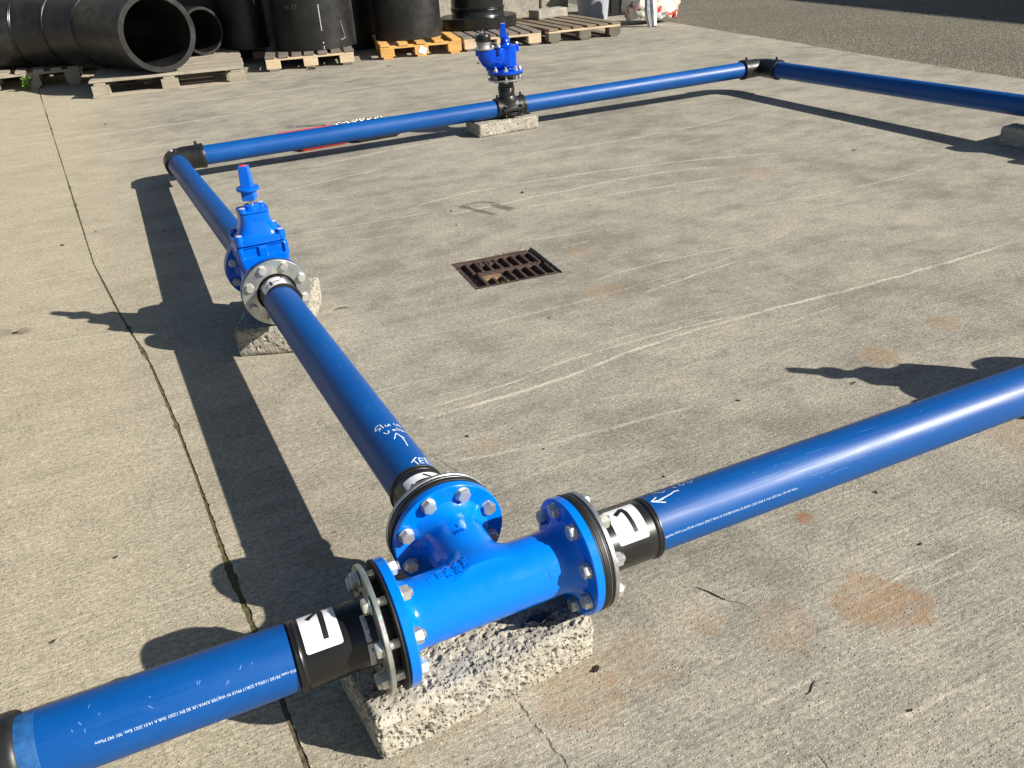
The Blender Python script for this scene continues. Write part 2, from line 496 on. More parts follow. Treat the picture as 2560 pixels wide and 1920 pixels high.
def mat_wood(name, ca, cb, cdark):
    M = NM(name, rough=0.82, spec=0.25)
    o = jitter(M, M.obj())
    g = M.noise(M.map(o, (3.0, 70, 70)), 1.0, 5, 0.65, 0.6)
    n = M.noise(o, 6, 5, 0.7)
    col = M.mix(M.rng(g, 0.3, 0.7), ca, cb)
    col = M.mix(M.math('MULTIPLY', M.rng(n, 0.48, 0.70), 0.65), col, cdark)
    col = M.mix(M.math('MULTIPLY', M.rand(), 0.55), col, M.mix(0.6, ca, cdark))
    M.set('Base Color', col)
    M.set('Normal', M.bump(M.math('ADD', g, M.math('MULTIPLY', M.noise(o, 60, 4), 0.6)), 0.5, 0.003))
    return M.m


def mat_plain(name, c, rough=0.5, metal=0.0, spec=0.5, var=0.15, scale=30, bump=0.15):
    M = NM(name, rough=rough, metal=metal, spec=spec)
    o = jitter(M, M.obj())
    n = M.noise(o, scale, 4, 0.6)
    lo = tuple(v * (1 - var) for v in c)
    hi = tuple(min(1.0, v * (1 + var)) for v in c)
    M.set('Base Color', M.mix(M.rng(n, 0.3, 0.7), lo, hi))
    M.set('Normal', M.bump(n, bump, 0.001))
    return M.m


MAT = {}
MAT['concrete'] = mat_concrete()
MAT['asphalt'] = mat_asphalt()
MAT['block'] = mat_block()
MAT['wall_block'] = mat_block('wall_concrete', 0.82)
MAT['pipe'] = mat_pipe_blue()
MAT['paint'] = mat_paint_blue()
MAT['paint_dark'] = mat_paint_blue('blue_epoxy_royal', (0.0, 0.058, 0.54), (0.0, 0.070, 0.60))
MAT['paint_valve'] = mat_paint_blue('blue_epoxy_valve', (0.0, 0.115, 0.62), (0.0, 0.13, 0.68))
MAT['black'] = mat_black()
MAT['black_gloss'] = mat_black('black_polyethylene_gloss', rough=0.26, bump=0.12, dust=0.12)
MAT['black_dusty'] = mat_black('black_polyethylene_weathered', c=(0.011, 0.0112, 0.0112), rough=0.40, dust=0.34)
MAT['rubber'] = mat_black('black_rubber', c=(0.010, 0.010, 0.0105), rough=0.5, bump=0.35, dust=0.1)
MAT['galv'] = mat_galv()
MAT['bolt'] = mat_galv('zinc_bolt', (0.50, 0.50, 0.47), (0.70, 0.70, 0.66), 0.38, 0.7)
MAT['steel'] = mat_galv('bright_steel', (0.6, 0.58, 0.52), (0.75, 0.73, 0.68), 0.25, 1.0)
MAT['iron'] = mat_plain('rusty_cast_iron', (0.085, 0.055, 0.042), 0.75, 0.3, 0.4, 0.45, 45, 0.6)
MAT['iron_tan'] = mat_plain('rusty_iron_plate', (0.24, 0.16, 0.09), 0.8, 0.0, 0.3, 0.4, 35, 0.5)
MAT['white'] = mat_plain('white_sticker', (0.80, 0.80, 0.82), 0.45, 0, 0.4, 0.03, 12, 0.03)
MAT['label_grey'] = mat_plain('white_label', (0.66, 0.67, 0.68), 0.5, 0, 0.4, 0.05, 20, 0.03)
MAT['ink'] = mat_plain('black_ink', (0.014, 0.014, 0.014), 0.5, 0, 0.4, 0.2, 20, 0.02)
MAT['ink_grey'] = mat_plain('grey_ink', (0.16, 0.16, 0.17), 0.6, 0, 0.4, 0.2, 20, 0.02)
MAT['print'] = mat_plain('pale_print', (0.58, 0.68, 0.80), 0.6, 0, 0.3, 0.2, 260, 0.02)
MAT['marker'] = mat_plain('white_marker', (0.80, 0.84, 0.88), 0.55, 0, 0.3, 0.12, 120, 0.02)
MAT['red'] = mat_plain('red_plastic', (0.66, 0.032, 0.022), 0.4, 0, 0.5, 0.15, 20, 0.1)
MAT['red_dot'] = mat_plain('red_cap', (0.75, 0.05, 0.03), 0.4)
MAT['cap_lilac'] = mat_plain('pale_bolt_cap', (0.55, 0.56, 0.72), 0.4, 0, 0.5, 0.06)
MAT['grey_plastic'] = mat_plain('grey_plastic', (0.36, 0.38, 0.42), 0.45, 0, 0.5, 0.08, 8, 0.05)
MAT['grey_cast'] = mat_plain('grey_cast_alloy', (0.36, 0.355, 0.33), 0.45, 0.45, 0.5, 0.15, 60, 0.2)
MAT['dark_box'] = mat_plain('charcoal_plastic', (0.012, 0.0125, 0.014), 0.5, 0, 0.4, 0.25, 10, 0.1)
MAT['sack'] = None
MAT['soil'] = mat_plain('joint_dirt', (0.125, 0.103, 0.066), 0.95, 0, 0.1, 0.5, 60, 0.8)
MAT['moss'] = mat_plain('moss', (0.105, 0.10, 0.042), 0.9, 0, 0.2, 0.4, 70, 0.8)
MAT['leaf_green'] = mat_plain('weed_green', (0.10, 0.235, 0.022), 0.5, 0, 0.4, 0.35, 40, 0.1)
MAT['dead_leaf'] = mat_plain('dead_leaf', (0.032, 0.026, 0.018), 0.8, 0, 0.3, 0.4, 60, 0.3)
MAT['pit'] = mat_plain('gully_inside', (0.012, 0.011, 0.010), 0.95, 0, 0.1, 0.3, 12, 0.3)
MAT['cloth'] = mat_plain('blue_woven_cloth', (0.06, 0.07, 0.12), 0.9, 0, 0.2, 0.5, 240, 0.8)
MAT['wood_grey'] = mat_wood('weathered_grey_wood', (0.36, 0.32, 0.25), (0.47, 0.425, 0.34), (0.17, 0.143, 0.105))
MAT['wood_brown'] = mat_wood('weathered_brown_wood', (0.20, 0.158, 0.11), (0.30, 0.245, 0.18), (0.12, 0.095, 0.068))
MAT['wood_taupe'] = mat_wood('weathered_taupe_wood', (0.185, 0.158, 0.138), (0.275, 0.24, 0.21), (0.11, 0.09, 0.075))
MAT['wood_pale'] = mat_wood('pale_new_wood', (0.60, 0.47, 0.31), (0.74, 0.60, 0.42), (0.42, 0.31, 0.2))
MAT['wood_yellow'] = mat_wood('yellow_new_wood', (0.66, 0.375, 0.115), (0.78, 0.47, 0.16), (0.48, 0.26, 0.085))
MAT['wood_dirty'] = mat_wood('dirty_brown_block', (0.15, 0.135, 0.11), (0.22, 0.195, 0.155), (0.085, 0.072, 0.055))


def mat_sack():
    M = NM('printed_sack', rough=0.38, spec=0.5)
    o = M.obj()
    a = M.noise(o, 5.5, 4, 0.6, 0.8)
    b = M.noise(M.map(o, loc=(3, 7, 1)), 7, 3, 0.6, 0.5)
    c = M.noise(M.map(o, loc=(9, 2, 4)), 6, 4, 0.6, 0.8)
    col = M.mix(M.rng(a, 0.56, 0.60), (0.74, 0.72, 0.66), (0.70, 0.055, 0.04))
    col = M.mix(M.rng(b, 0.60, 0.66), col, (0.12, 0.12, 0.13))
    col = M.mix(M.rng(c, 0.60, 0.66), col, (0.66, 0.56, 0.38))
    M.set('Base Color', col)
    M.set('Normal', M.bump(M.noise(o, 14, 5, 0.6), 0.6, 0.012))
    return M.m


MAT['sack'] = mat_sack()


# ------------------------------------------------------------------ mesh helpers
class Geo:
    def __init__(s):
        s.v, s.f = [], []

    def add(s, verts, faces, M=None):
        o = len(s.v)
        if M is not None:
            verts = [M @ Vector(p) for p in verts]
        s.v.extend([tuple(p) for p in verts])
        s.f.extend([tuple(i + o for i in f) for f in faces])
        return s

    def box(s, c, h, bev=0.002, M=None):
        """box with chamfered edges: centre c, half sizes h"""
        b = min(bev, min(h) * 0.45)
        vs, idx = [], {}
        for sx in (-1, 1):
            for sy in (-1, 1):
                for sz in (-1, 1):
                    for ax in range(3):
                        sg = (sx, sy, sz)
                        p = [c[k] + sg[k] * (h[k] - (0 if k == ax else b)) for k in range(3)]
                        idx[(sx, sy, sz, ax)] = len(vs)
                        vs.append(p)
        fs = []
        for ax in range(3):
            u, w = (ax + 1) % 3, (ax + 2) % 3
            for sg in (-1, 1):
                q = []
                for a, b2 in ((-1, -1), (1, -1), (1, 1), (-1, 1)):
                    t = [0, 0, 0]
                    t[ax], t[u], t[w] = sg, a, b2
                    q.append(idx[(*t, ax)])
                fs.append(q if sg > 0 else q[::-1])
        for ax in range(3):
            u, w = (ax + 1) % 3, (ax + 2) % 3
            for a in (-1, 1):
                for b2 in (-1, 1):
                    t1, t2 = [0, 0, 0], [0, 0, 0]
                    t1[ax], t1[u], t1[w] = -1, a, b2
                    t2[ax], t2[u], t2[w] = 1, a, b2
                    q = [idx[(*t1, u)], idx[(*t2, u)], idx[(*t2, w)], idx[(*t1, w)]]
                    fs.append(q if a * b2 < 0 else q[::-1])
        for sx in (-1, 1):
            for sy in (-1, 1):
                for sz in (-1, 1):
                    q = [idx[(sx, sy, sz, k)] for k in range(3)]
                    fs.append(q if sx * sy * sz > 0 else q[::-1])
        return s.add(vs, fs, M)

    def lathe(s, prof, n=48, M=None, closed=False):
        """revolve (r, z) points round local z; first/last r = 0 closes the end"""
        vs, fs, rows = [], [], []
        for (r, z) in prof:
            if r < 1e-7:
                rows.append([len(vs)] * n)
                vs.append((0, 0, z))
            else:
                rows.append(list(range(len(vs), len(vs) + n)))
                for k in range(n):
                    a = 2 * math.pi * k / n
                    vs.append((r * math.cos(a), r * math.sin(a), z))
        pairs = list(zip(rows[:-1], rows[1:]))
        if closed:
            pairs.append((rows[-1], rows[0]))
        for A, B in pairs:
            for k in range(n):
                q = [A[k], A[(k + 1) % n], B[(k + 1) % n], B[k]]
                q2 = []
                for i in q:
                    if i not in q2:
                        q2.append(i)
                if len(q2) > 2:
                    fs.append(q2)
        return s.add(vs, fs, M)

    def loft(s, secs, n=56, M=None, cap=True):
        """superellipse sections (z, hx, hy, power[, cx, cy])"""
        vs, fs = [], []
        for sec in secs:
            z, hx, hy, pw = sec[:4]
            cx, cy = (sec[4], sec[5]) if len(sec) > 4 else (0, 0)
            for k in range(n):
                a = 2 * math.pi * (k + 0.5) / n
                ca, sa = math.cos(a), math.sin(a)
                vs.append((cx + hx * math.copysign(abs(ca) ** (2 / pw), ca), cy + hy * math.copysign(abs(sa) ** (2 / pw), sa), z))
        for j in range(len(secs) - 1):
            for k in range(n):
                fs.append((j * n + k, j * n + (k + 1) % n, (j + 1) * n + (k + 1) % n, (j + 1) * n + k))
        if cap:
            fs.append(tuple(range(n - 1, -1, -1)))
            o = (len(secs) - 1) * n
            fs.append(tuple(o + k for k in range(n)))
        return s.add(vs, fs, M)

    def hexa(s, af, z0, z1, M=None, cham=0.0015, rot=0.0, bore=0.0):
        """hexagon across flats af with a chamfered outer end at z1"""
        rc = af / math.sqrt(3)
        def ring(r, z):
            return [(r * math.cos(rot + math.pi / 3 * k), r * math.sin(rot + math.pi / 3 * k), z) for k in range(6)]
        vs = ring(rc * 0.985, z0) + ring(rc, z0 + (z1 - z0) * 0.12) + ring(rc, z1 - (z1 - z0) * 0.22) + ring(rc * 0.90, z1)
        fs = [tuple(range(5, -1, -1))]
        for j in range(3):
            for k in range(6):
                fs.append((j * 6 + k, j * 6 + (k + 1) % 6, (j + 1) * 6 + (k + 1) % 6, (j + 1) * 6 + k))
        fs.append(tuple(18 + k for k in range(6)))
        return s.add(vs, fs, M)

    def tube(s, pts, r, n=10, M=None, cap=True):
        pts = [Vector(p) for p in pts]
        rr = r if isinstance(r, (list, tuple)) else [r] * len(pts)
        vs, fs = [], []
        up = Vector((0, 0, 1))
        prev = None
        for i, p in enumerate(pts):
            d = (pts[min(i + 1, len(pts) - 1)] - pts[max(i - 1, 0)]).normalized()
            if prev is None:
                e1 = d.orthogonal().normalized()
            else:
                e1 = (prev - d * prev.dot(d)).normalized()
            prev = e1
            e2 = d.cross(e1)
            for k in range(n):
                a = 2 * math.pi * k / n
                vs.append(p + (e1 * math.cos(a) + e2 * math.sin(a)) * rr[i])
        for j in range(len(pts) - 1):
            for k in range(n):
                fs.append((j * n + k, j * n + (k + 1) % n, (j + 1) * n + (k + 1) % n, (j + 1) * n + k))
        if cap:
            fs.append(tuple(range(n - 1, -1, -1)))
            o = (len(pts) - 1) * n
            fs.append(tuple(o + k for k in range(n)))
        return s.add(vs, fs, M)

    def mesh(s, name, mat, smooth=35.0):
        me = bpy.data.meshes.new(name)
        me.from_pydata(s.v, [], s.f)
        me.update()
        if mat:
            me.materials.append(mat)
        if smooth is not None:
            me.polygons.foreach_set('use_smooth', [True] * len(me.polygons))
            me.set_sharp_from_angle(angle=R(smooth))
        return me


def link(name, me, parent=None, M=None, **props):
    o = bpy.data.objects.new(name, me)
    COL.objects.link(o)
    if parent is not None:
        o.parent = parent
    if M is not None:
        o.matrix_basis = M
    for k, v in props.items():
        o[k] = v
    return o


def part(name, geo, mat, parent=None, M=None, smooth=35.0, **props):
    return link(name, geo.mesh(name, mat, smooth), parent, M, **props)


def thing(name, label, cat, M=None, group=None):
    o = bpy.data.objects.new(name, None)
    o.empty_display_size = 0.05
    COL.objects.link(o)
    if M is not None:
        o.matrix_basis = M
    o['label'] = label
    o['category'] = cat
    if group:
        o['group'] = group
    return o


def frame(P, D, up=(0, 0, 1)):
    """local z along D, local y as near to up as can be, local x = y x z"""
    ez = Vector(D).normalized()
    ey = Vector(up)
    ey = (ey - ez * ey.dot(ez))
    if ey.length < 1e-6:
        ey = Vector((0, 1, 0)) - ez * ez.y
    ey.normalize()
    ex = ey.cross(ez)
    M = Matrix.Identity(4)
    for i in range(3):
        M[i][0], M[i][1], M[i][2], M[i][3] = ex[i], ey[i], ez[i], P[i]
    return M


def T(x=0, y=0, z=0):
    return Matrix.Translation((x, y, z))


def RZ(deg):
    return Matrix.Rotation(R(deg), 4, 'Z')


# ---- iso-surface mesher (marching tetrahedra) for castings with soft fillets
def iso_mesh(name, f, lo, hi, h, mat):
    xs = [np.arange(lo[k], hi[k] + h, h) for k in range(3)]
    nx, ny, nz = map(len, xs)
    X, Y, Z = np.meshgrid(*xs, indexing='ij')
    P = np.stack([X.ravel(), Y.ravel(), Z.ravel()], 1)
    V = f(P[:, 0], P[:, 1], P[:, 2])
    I, J, K = np.meshgrid(np.arange(nx - 1), np.arange(ny - 1), np.arange(nz - 1), indexing='ij')
    base = (I * ny * nz + J * nz + K).ravel()
    off = np.array([(i * ny * nz + j * nz + k) for i in (0, 1) for j in (0, 1) for k in (0, 1)])
    C = base[:, None] + off[None]
    sg = V[C] < 0
    act = sg.any(1) & ~sg.all(1)
    C = C[act]
    tets = [(0, 1, 3, 7), (0, 3, 2, 7), (0, 2, 6, 7), (0, 6, 4, 7), (0, 4, 5, 7), (0, 5, 1, 7)]
    T4 = np.concatenate([C[:, list(t)] for t in tets])
    s4 = V[T4] < 0
    cnt = s4.sum(1)
    tris = []
    for inv, target in ((False, 1), (True, 3)):
        sel = cnt == target
        t, s = T4[sel], s4[sel]
        if inv:
            s = ~s
        k = s.argmax(1)
        a = t[np.arange(len(t)), k]
        others = np.array([[j for j in range(4) if j != i] for i in range(4)])[k]
        o = np.take_along_axis(t, others, 1)
        tris.append(np.stack([np.stack([a, o[:, 0]], 1), np.stack([a, o[:, 1]], 1), np.stack([a, o[:, 2]], 1)], 1))
    sel = cnt == 2
    t, s = T4[sel], s4[sel]
    order = np.argsort(~s, axis=1, kind='stable')
    t = np.take_along_axis(t, order, 1)
    e = lambda i, j: np.stack([t[:, i], t[:, j]], 1)
    tris.append(np.stack([e(0, 2), e(0, 3), e(1, 3)], 1))
    tris.append(np.stack([e(0, 2), e(1, 3), e(1, 2)], 1))
    E = np.sort(np.concatenate(tris).reshape(-1, 2), axis=1)
    key = E[:, 0].astype(np.int64) * len(P) + E[:, 1]
    uq, first, invx = np.unique(key, return_index=True, return_inverse=True)
    Eu = E[first]
    va, vb = V[Eu[:, 0]], V[Eu[:, 1]]
    w = (va / (va - vb))[:, None]
    pts = P[Eu[:, 0]] * (1 - w) + P[Eu[:, 1]] * w
    eps = h * 0.05

    def grad(q):
        g = np.stack([f(q[:, 0] + eps, q[:, 1], q[:, 2]) - f(q[:, 0] - eps, q[:, 1], q[:, 2]),
                      f(q[:, 0], q[:, 1] + eps, q[:, 2]) - f(q[:, 0], q[:, 1] - eps, q[:, 2]),
                      f(q[:, 0], q[:, 1], q[:, 2] + eps) - f(q[:, 0], q[:, 1], q[:, 2] - eps)], 1) / (2 * eps)
        return g
    for _ in range(2):
        g = grad(pts)
        d = f(pts[:, 0], pts[:, 1], pts[:, 2])[:, None] * g / np.maximum((g * g).sum(1)[:, None], 0.05)
        ln = np.sqrt((d * d).sum(1))[:, None]
        pts = pts - d * np.minimum(1, h * 0.4 / np.maximum(ln, 1e-9))
    g = grad(pts)
    nrm = g / np.maximum(np.sqrt((g * g).sum(1))[:, None], 1e-9)
    F = invx.reshape(-1, 3)
    F = F[(F[:, 0] != F[:, 1]) & (F[:, 1] != F[:, 2]) & (F[:, 0] != F[:, 2])]
    fn = np.cross(pts[F[:, 1]] - pts[F[:, 0]], pts[F[:, 2]] - pts[F[:, 0]])
    flip = (fn * nrm[F].sum(1)).sum(1) < 0
    F[flip] = F[flip][:, [0, 2, 1]]
    me = bpy.data.meshes.new(name)
    me.from_pydata(pts.tolist(), [], F.tolist())
    me.update()
    me.materials.append(mat)
    me.polygons.foreach_set('use_smooth', [True] * len(me.polygons))
    me.normals_split_custom_set_from_vertices(nrm.tolist())
    return me


def smin(a, b, k):
    hh = np.clip(0.5 + 0.5 * (b - a) / k, 0, 1)
    return b * (1 - hh) + a * hh - k * hh * (1 - hh)


def smax(a, b, k):
    return -smin(-a, -b, k)


def sd_box(x, y, z, c, h, r=0.0):
    qx, qy, qz = np.abs(x - c[0]) - h[0] + r, np.abs(y - c[1]) - h[1] + r, np.abs(z - c[2]) - h[2] + r
    return np.sqrt(np.maximum(qx, 0) ** 2 + np.maximum(qy, 0) ** 2 + np.maximum(qz, 0) ** 2) + np.minimum(np.maximum(qx, np.maximum(qy, qz)), 0) - r


def sd_caps(x, y, z, a, b, r):
    a, b = np.array(a, float), np.array(b, float)
    ab = b - a
    px, py, pz = x - a[0], y - a[1], z - a[2]
    t = np.clip((px * ab[0] + py * ab[1] + pz * ab[2]) / (ab @ ab), 0, 1)
    return np.sqrt((px - t * ab[0]) ** 2 + (py - t * ab[1]) ** 2 + (pz - t * ab[2]) ** 2) - r


# ---- flat shapes wrapped on a cylinder (local frame: z along the axis, angle from local x towards y)
def wrap(s, th_deg, r):
    a = R(th_deg)
    return (r * math.cos(a), r * math.sin(a), s)


def patch(geo, r, s0, s1, th0, th1, cr=0.0, rows=30, skew=0.0):
    """sticker with rounded corners; skew shears s along the angle"""
    arc = R(th1 - th0) * r
    ts = [0.0]
    if cr > 0:
        ts += [cr / arc * (1 - math.cos(math.pi / 2 * k / 4)) for k in range(1, 5)]
    mids = np.linspace(ts[-1], 1 - ts[-1], rows)[1:-1].tolist()
    ts = ts + mids + [1 - t for t in reversed(ts)]
    vs, fs = [], []
    for t in ts:
        c = min(t, 1 - t) * arc
        ins = 0.0
        if cr > 0 and c < cr:
            ins = cr - math.sqrt(max(0, cr * cr - (cr - c) ** 2))
        th = th0 + (th1 - th0) * t
        sh = skew * (t - 0.5)
        vs += [wrap(s0 + ins + sh, th, r), wrap(s1 - ins + sh, th, r)]
    for j in range(len(ts) - 1):
        fs.append((2 * j, 2 * j + 1, 2 * j + 3, 2 * j + 2))
    return geo.add(vs, fs)


def stroke(geo, r, pts, w):
    """a ribbon of width w on the cylinder through (s, theta) points"""
    q = [(s, R(t) * r) for s, t in pts]
    dense = []
    for (a, b) in zip(q[:-1], q[1:]):
        n = max(1, int(math.dist(a, b) / 0.003))
        dense += [(a[0] + (b[0] - a[0]) * k / n, a[1] + (b[1] - a[1]) * k / n) for k in range(n)]
    dense.append(q[-1])
    vs, fs = [], []
    for i, (s, c) in enumerate(dense):
        a, b = dense[max(i - 1, 0)], dense[min(i + 1, len(dense) - 1)]
        d = (b[0] - a[0], b[1] - a[1])
        L = math.hypot(*d) or 1
        nx, ny = -d[1] / L * w / 2, d[0] / L * w / 2
        for sg in (1, -1):
            vs.append(wrap(s + sg * nx, math.degrees((c + sg * ny) / r), r))
    for i in range(len(dense) - 1):
        fs.append((2 * i, 2 * i + 1, 2 * i + 3, 2 * i + 2))
    return geo.add(vs, fs)


def text_flat(body):
    cu = bpy.data.curves.new('txt', 'FONT')
    cu.body = body
    cu.resolution_u = 2
    o = bpy.data.objects.new('txt', cu)
    COL.objects.link(o)
    dg = bpy.context.evaluated_depsgraph_get()
    dg.update()
    me = bpy.data.meshes.new_from_object(o.evaluated_get(dg))
    v = np.array([tuple(p.co)[:2] for p in me.vertices])
    f = [tuple(p.vertices) for p in me.polygons]
    bpy.data.objects.remove(o)
    bpy.data.curves.remove(cu)
    bpy.data.meshes.remove(me)
    v[:, 0] -= v[:, 0].min()
    return v, f


def text_wrap(geo, body, r, s0, s1, th_base, height, sgn=1, across=False):
    """print along the axis from s0 to s1; letters rise towards smaller angles when sgn = 1"""
    v, f = text_flat(body)
    W = v[:, 0].max()
    k = height / 0.70
    vs = []
    for a, b in v:
        if across:      # reads round the cylinder, from th_base on
            vs.append(wrap(s0 + sgn * b * k, th_base + math.degrees(a * k * s1 / r), r))
        else:
            vs.append(wrap(s0 + (s1 - s0) * a / W, th_base - sgn * math.degrees(b * k / r), r))
    return geo.add(vs, f)


# ================================================================== THE YARD
JOINT = [(-1.0, 13.0), (-0.95, 9.6), (-0.897, 8.557), (-0.82, 7.1), (-0.723, 5.288), (-0.66, 4.1), (-0.598, 2.932), (-0.53, 2.28),
         (-0.461, 1.738), (-0.43, 1.3), (-0.412, 0.97), (-0.394, 0.538), (-0.386, 0.433), (-0.368, 0.139), (-0.361, -0.018),
         (-0.345, -0.35), (-0.31, -1.2), (-0.25, -8.0)]
EDGE = [(6.9, 13.0), (6.32, 9.6), (6.137, 8.0), (5.96, 6.2), (5.83, 4.9), (5.77, 4.18), (5.735, 3.67), (5.70, 3.17), (5.6, 1.8), (5.4, -1.0), (5.1, -8.0)]


def resample(pl, step, near=None):
    out = []
    for a, b in zip(pl[:-1], pl[1:]):
        L = math.dist(a, b)
        st = step if (near is None or (near[0] < (a[1] + b[1]) / 2 < near[1])) else 0.5
        n = max(1, int(L / st))
        out += [(a[0] + (b[0] - a[0]) * k / n, a[1] + (b[1] - a[1]) * k / n) for k in range(n)]
    out.append(pl[-1])
    return out


jl = resample(JOINT, 0.006, (-0.6, 9.0))
j_left, j_right = [], []
for (x, y) in jl:
    n1 = mnoise.noise((0.3, y * 38, 1.7)) + 0.9 * mnoise.noise((1.3, y * 95, 4.7))
    n2 = mnoise.noise((4.3, y * 38, 8.7)) + 0.9 * mnoise.noise((7.3, y * 95, 2.7))
    n3 = max(0.0, mnoise.noise((9.3, y * 5.5, 2.2)) - 0.28)
    w = 0.0020 + 0.003 * max(0, mnoise.noise((2.0, y * 2.1, 0.4)) + 0.4)
    j_left.append((x - w - 0.0042 * max(0, n1) - 0.022 * n3 * (0.6 + n2), y))
    j_right.append((x + w + 0.0042 * max(0, n2) + 0.026 * n3 * (0.6 + n1), y))
e_l = []
for (x, y) in resample(EDGE, 0.03, (2.0, 10)):
    e_l.append((x + 0.012 * mnoise.noise((y * 7, 0.2, 5.0)) + 0.03 * mnoise.noise((y * 0.9, 3.2, 5.0)), y))

GC, GW, GD, GROT = (0.909, 1.876), 0.366, 0.330, -4.5


def gpt(u, v):
    a = R(GROT)
    return (GC[0] + u * math.cos(a) - v * math.sin(a), GC[1] + u * math.sin(a) + v * math.cos(a))


def slab(name, loops, depth=0.022):
    bm = bmesh.new()
    edges = []
    allv = []
    for lp in loops:
        vs = [bm.verts.new((x, y, 0)) for x, y in lp]
        allv.append(vs)
        edges += [bm.edges.new((vs[i], vs[(i + 1) % len(vs)])) for i in range(len(vs))]
    bmesh.ops.triangle_fill(bm, use_beauty=True, use_dissolve=False, edges=edges, normal=(0, 0, 1))
    for fa in bm.faces:
        if fa.normal.z < 0:
            fa.normal_flip()
    for vs in allv:
        lo = [bm.verts.new((v.co.x, v.co.y, -depth)) for v in vs]
        n = len(vs)
        for i in range(n):
            bm.faces.new((vs[i], vs[(i + 1) % n], lo[(i + 1) % n], lo[i]))
    me = bpy.data.meshes.new(name)
    bm.to_mesh(me)
    bm.free()
    me.materials.append(MAT['concrete'])
    return link(name, me, kind='structure')


hole = []
for a, b in (((-1, -1), (1, -1)), ((1, -1), (1, 1)), ((1, 1), (-1, 1)), ((-1, 1), (-1, -1))):
    for k in range(14):
        t = k / 14
        u = (a[0] + (b[0] - a[0]) * t) * GW / 2
        v = (a[1] + (b[1] - a[1]) * t) * GD / 2
        x, y = gpt(u * (1 + 0.012 * mnoise.noise((u * 40, v * 40, 3))), v * (1 + 0.012 * mnoise.noise((u * 40, v * 40, 9))))
        hole.append((x, y))
slab('concrete_yard', [j_right + e_l[::-1], hole])
slab('concrete_apron', [j_left + [(-16, -8.0), (-16, 13.0)]])

g = Geo()
g.add([(-150, -150, -0.03), (150, -150, -0.03), (150, 150, -0.03), (-150, 150, -0.03)], [(0, 1, 2, 3)])
part('ground', g, MAT['asphalt'], smooth=None, kind='structure')
g = Geo()
ee = e_l
vs = [(x - 0.05, y, -0.005) for x, y in ee] + [(60, y, -0.005) for x, y in ee]
n = len(ee)
g.add(vs, [(i, i + n, i + n + 1, i + 1) for i in range(n - 1)])
part('asphalt_road', g, MAT['asphalt'], smooth=None, kind='structure')

# dirt and moss lying in the joint
g, g2 = Geo(), Geo()
for i in range(len(jl) - 1):
    x0, y0 = jl[i]
    x1, y1 = jl[i + 1]
    w0, w1 = 0.03, 0.03
    z0 = -0.0024 + 0.0018 * mnoise.noise((y0 * 60, 0, 0))
    z1 = -0.0024 + 0.0018 * mnoise.noise((y1 * 60, 0, 0))
    tgt = g2 if mnoise.noise((0.7, (y0 + y1) * 1.1, 4.4)) > 0.22 else g
    tgt.add([(x0 - w0, y0, z0), (x0 + w0, y0, z0), (x1 + w1, y1, z1), (x1 - w1, y1, z1)], [(0, 1, 2, 3)])
part('joint_dirt', g, MAT['soil'], smooth=None, kind='stuff')
part('joint_moss', g2, MAT['moss'], smooth=None, kind='stuff')

# ---- gully grate
gt = thing('gully_grate', 'rusty square cast iron drain grate set into the concrete yard', 'drain grate',
           T(GC[0], GC[1], -0.006) @ RZ(GROT))
def gbar(name, u0, u1, v0, v1, mat='iron', top=0.0, h=0.03, bev=0.003):
    gg = Geo().box(((u0 + u1) / 2, (v0 + v1) / 2, top - h / 2), ((u1 - u0) / 2, (v1 - v0) / 2, h / 2), bev)
    return part(name, gg, MAT[mat], gt)
hw, hd = GW / 2 - 0.004, GD / 2 - 0.004
gbar('rim', -hw, hw, -hd, -hd + 0.032)
gbar('rim', -hw, hw - 0.02, hd - 0.030, hd)
gbar('rim', -hw, -hw + 0.020, -hd + 0.033, hd - 0.031)
gbar('centre_bar', -hw + 0.06, hw - 0.035, -0.014, 0.014)
gbar('key_plate', -hw + 0.062, -hw + 0.15, -0.062, -0.016, 'iron_tan', -0.006, 0.02)
pitch = 0.0405
for k in range(9):
    u = -hw + 0.052 + k * pitch
    if u > hw - 0.02:
        break
    short = k in (1, 2)
    gbar('bar', u - 0.0075, u + 0.0075, 0.015, hd - 0.031)
    gbar('bar', u - 0.0075 + 0.01, u + 0.0075 + 0.01, -hd + 0.033, (-0.063 if short else -0.015))
    if short:
        gbar('web', u + 0.009, u + pitch - 0.0085, hd - 0.075, hd - 0.032, 'iron', -0.002)
g = Geo()
for (u0, u1, v0, v1) in ((-hw - 0.02, hw + 0.02, -hd - 0.02, hd + 0.02),):
    c = [gpt(u0, v0), gpt(u1, v0), gpt(u1, v1), gpt(u0, v1)]
    vs = [(x, y, -0.021) for x, y in c] + [(x, y, -0.45) for x, y in c]
    g.add(vs, [(0, 4, 5, 1), (1, 5, 6, 2), (2, 6, 7, 3), (3, 7, 4, 0), (7, 6, 5, 4)][::1])
part('gully_chamber', g, MAT['pit'], smooth=None, kind='structure')
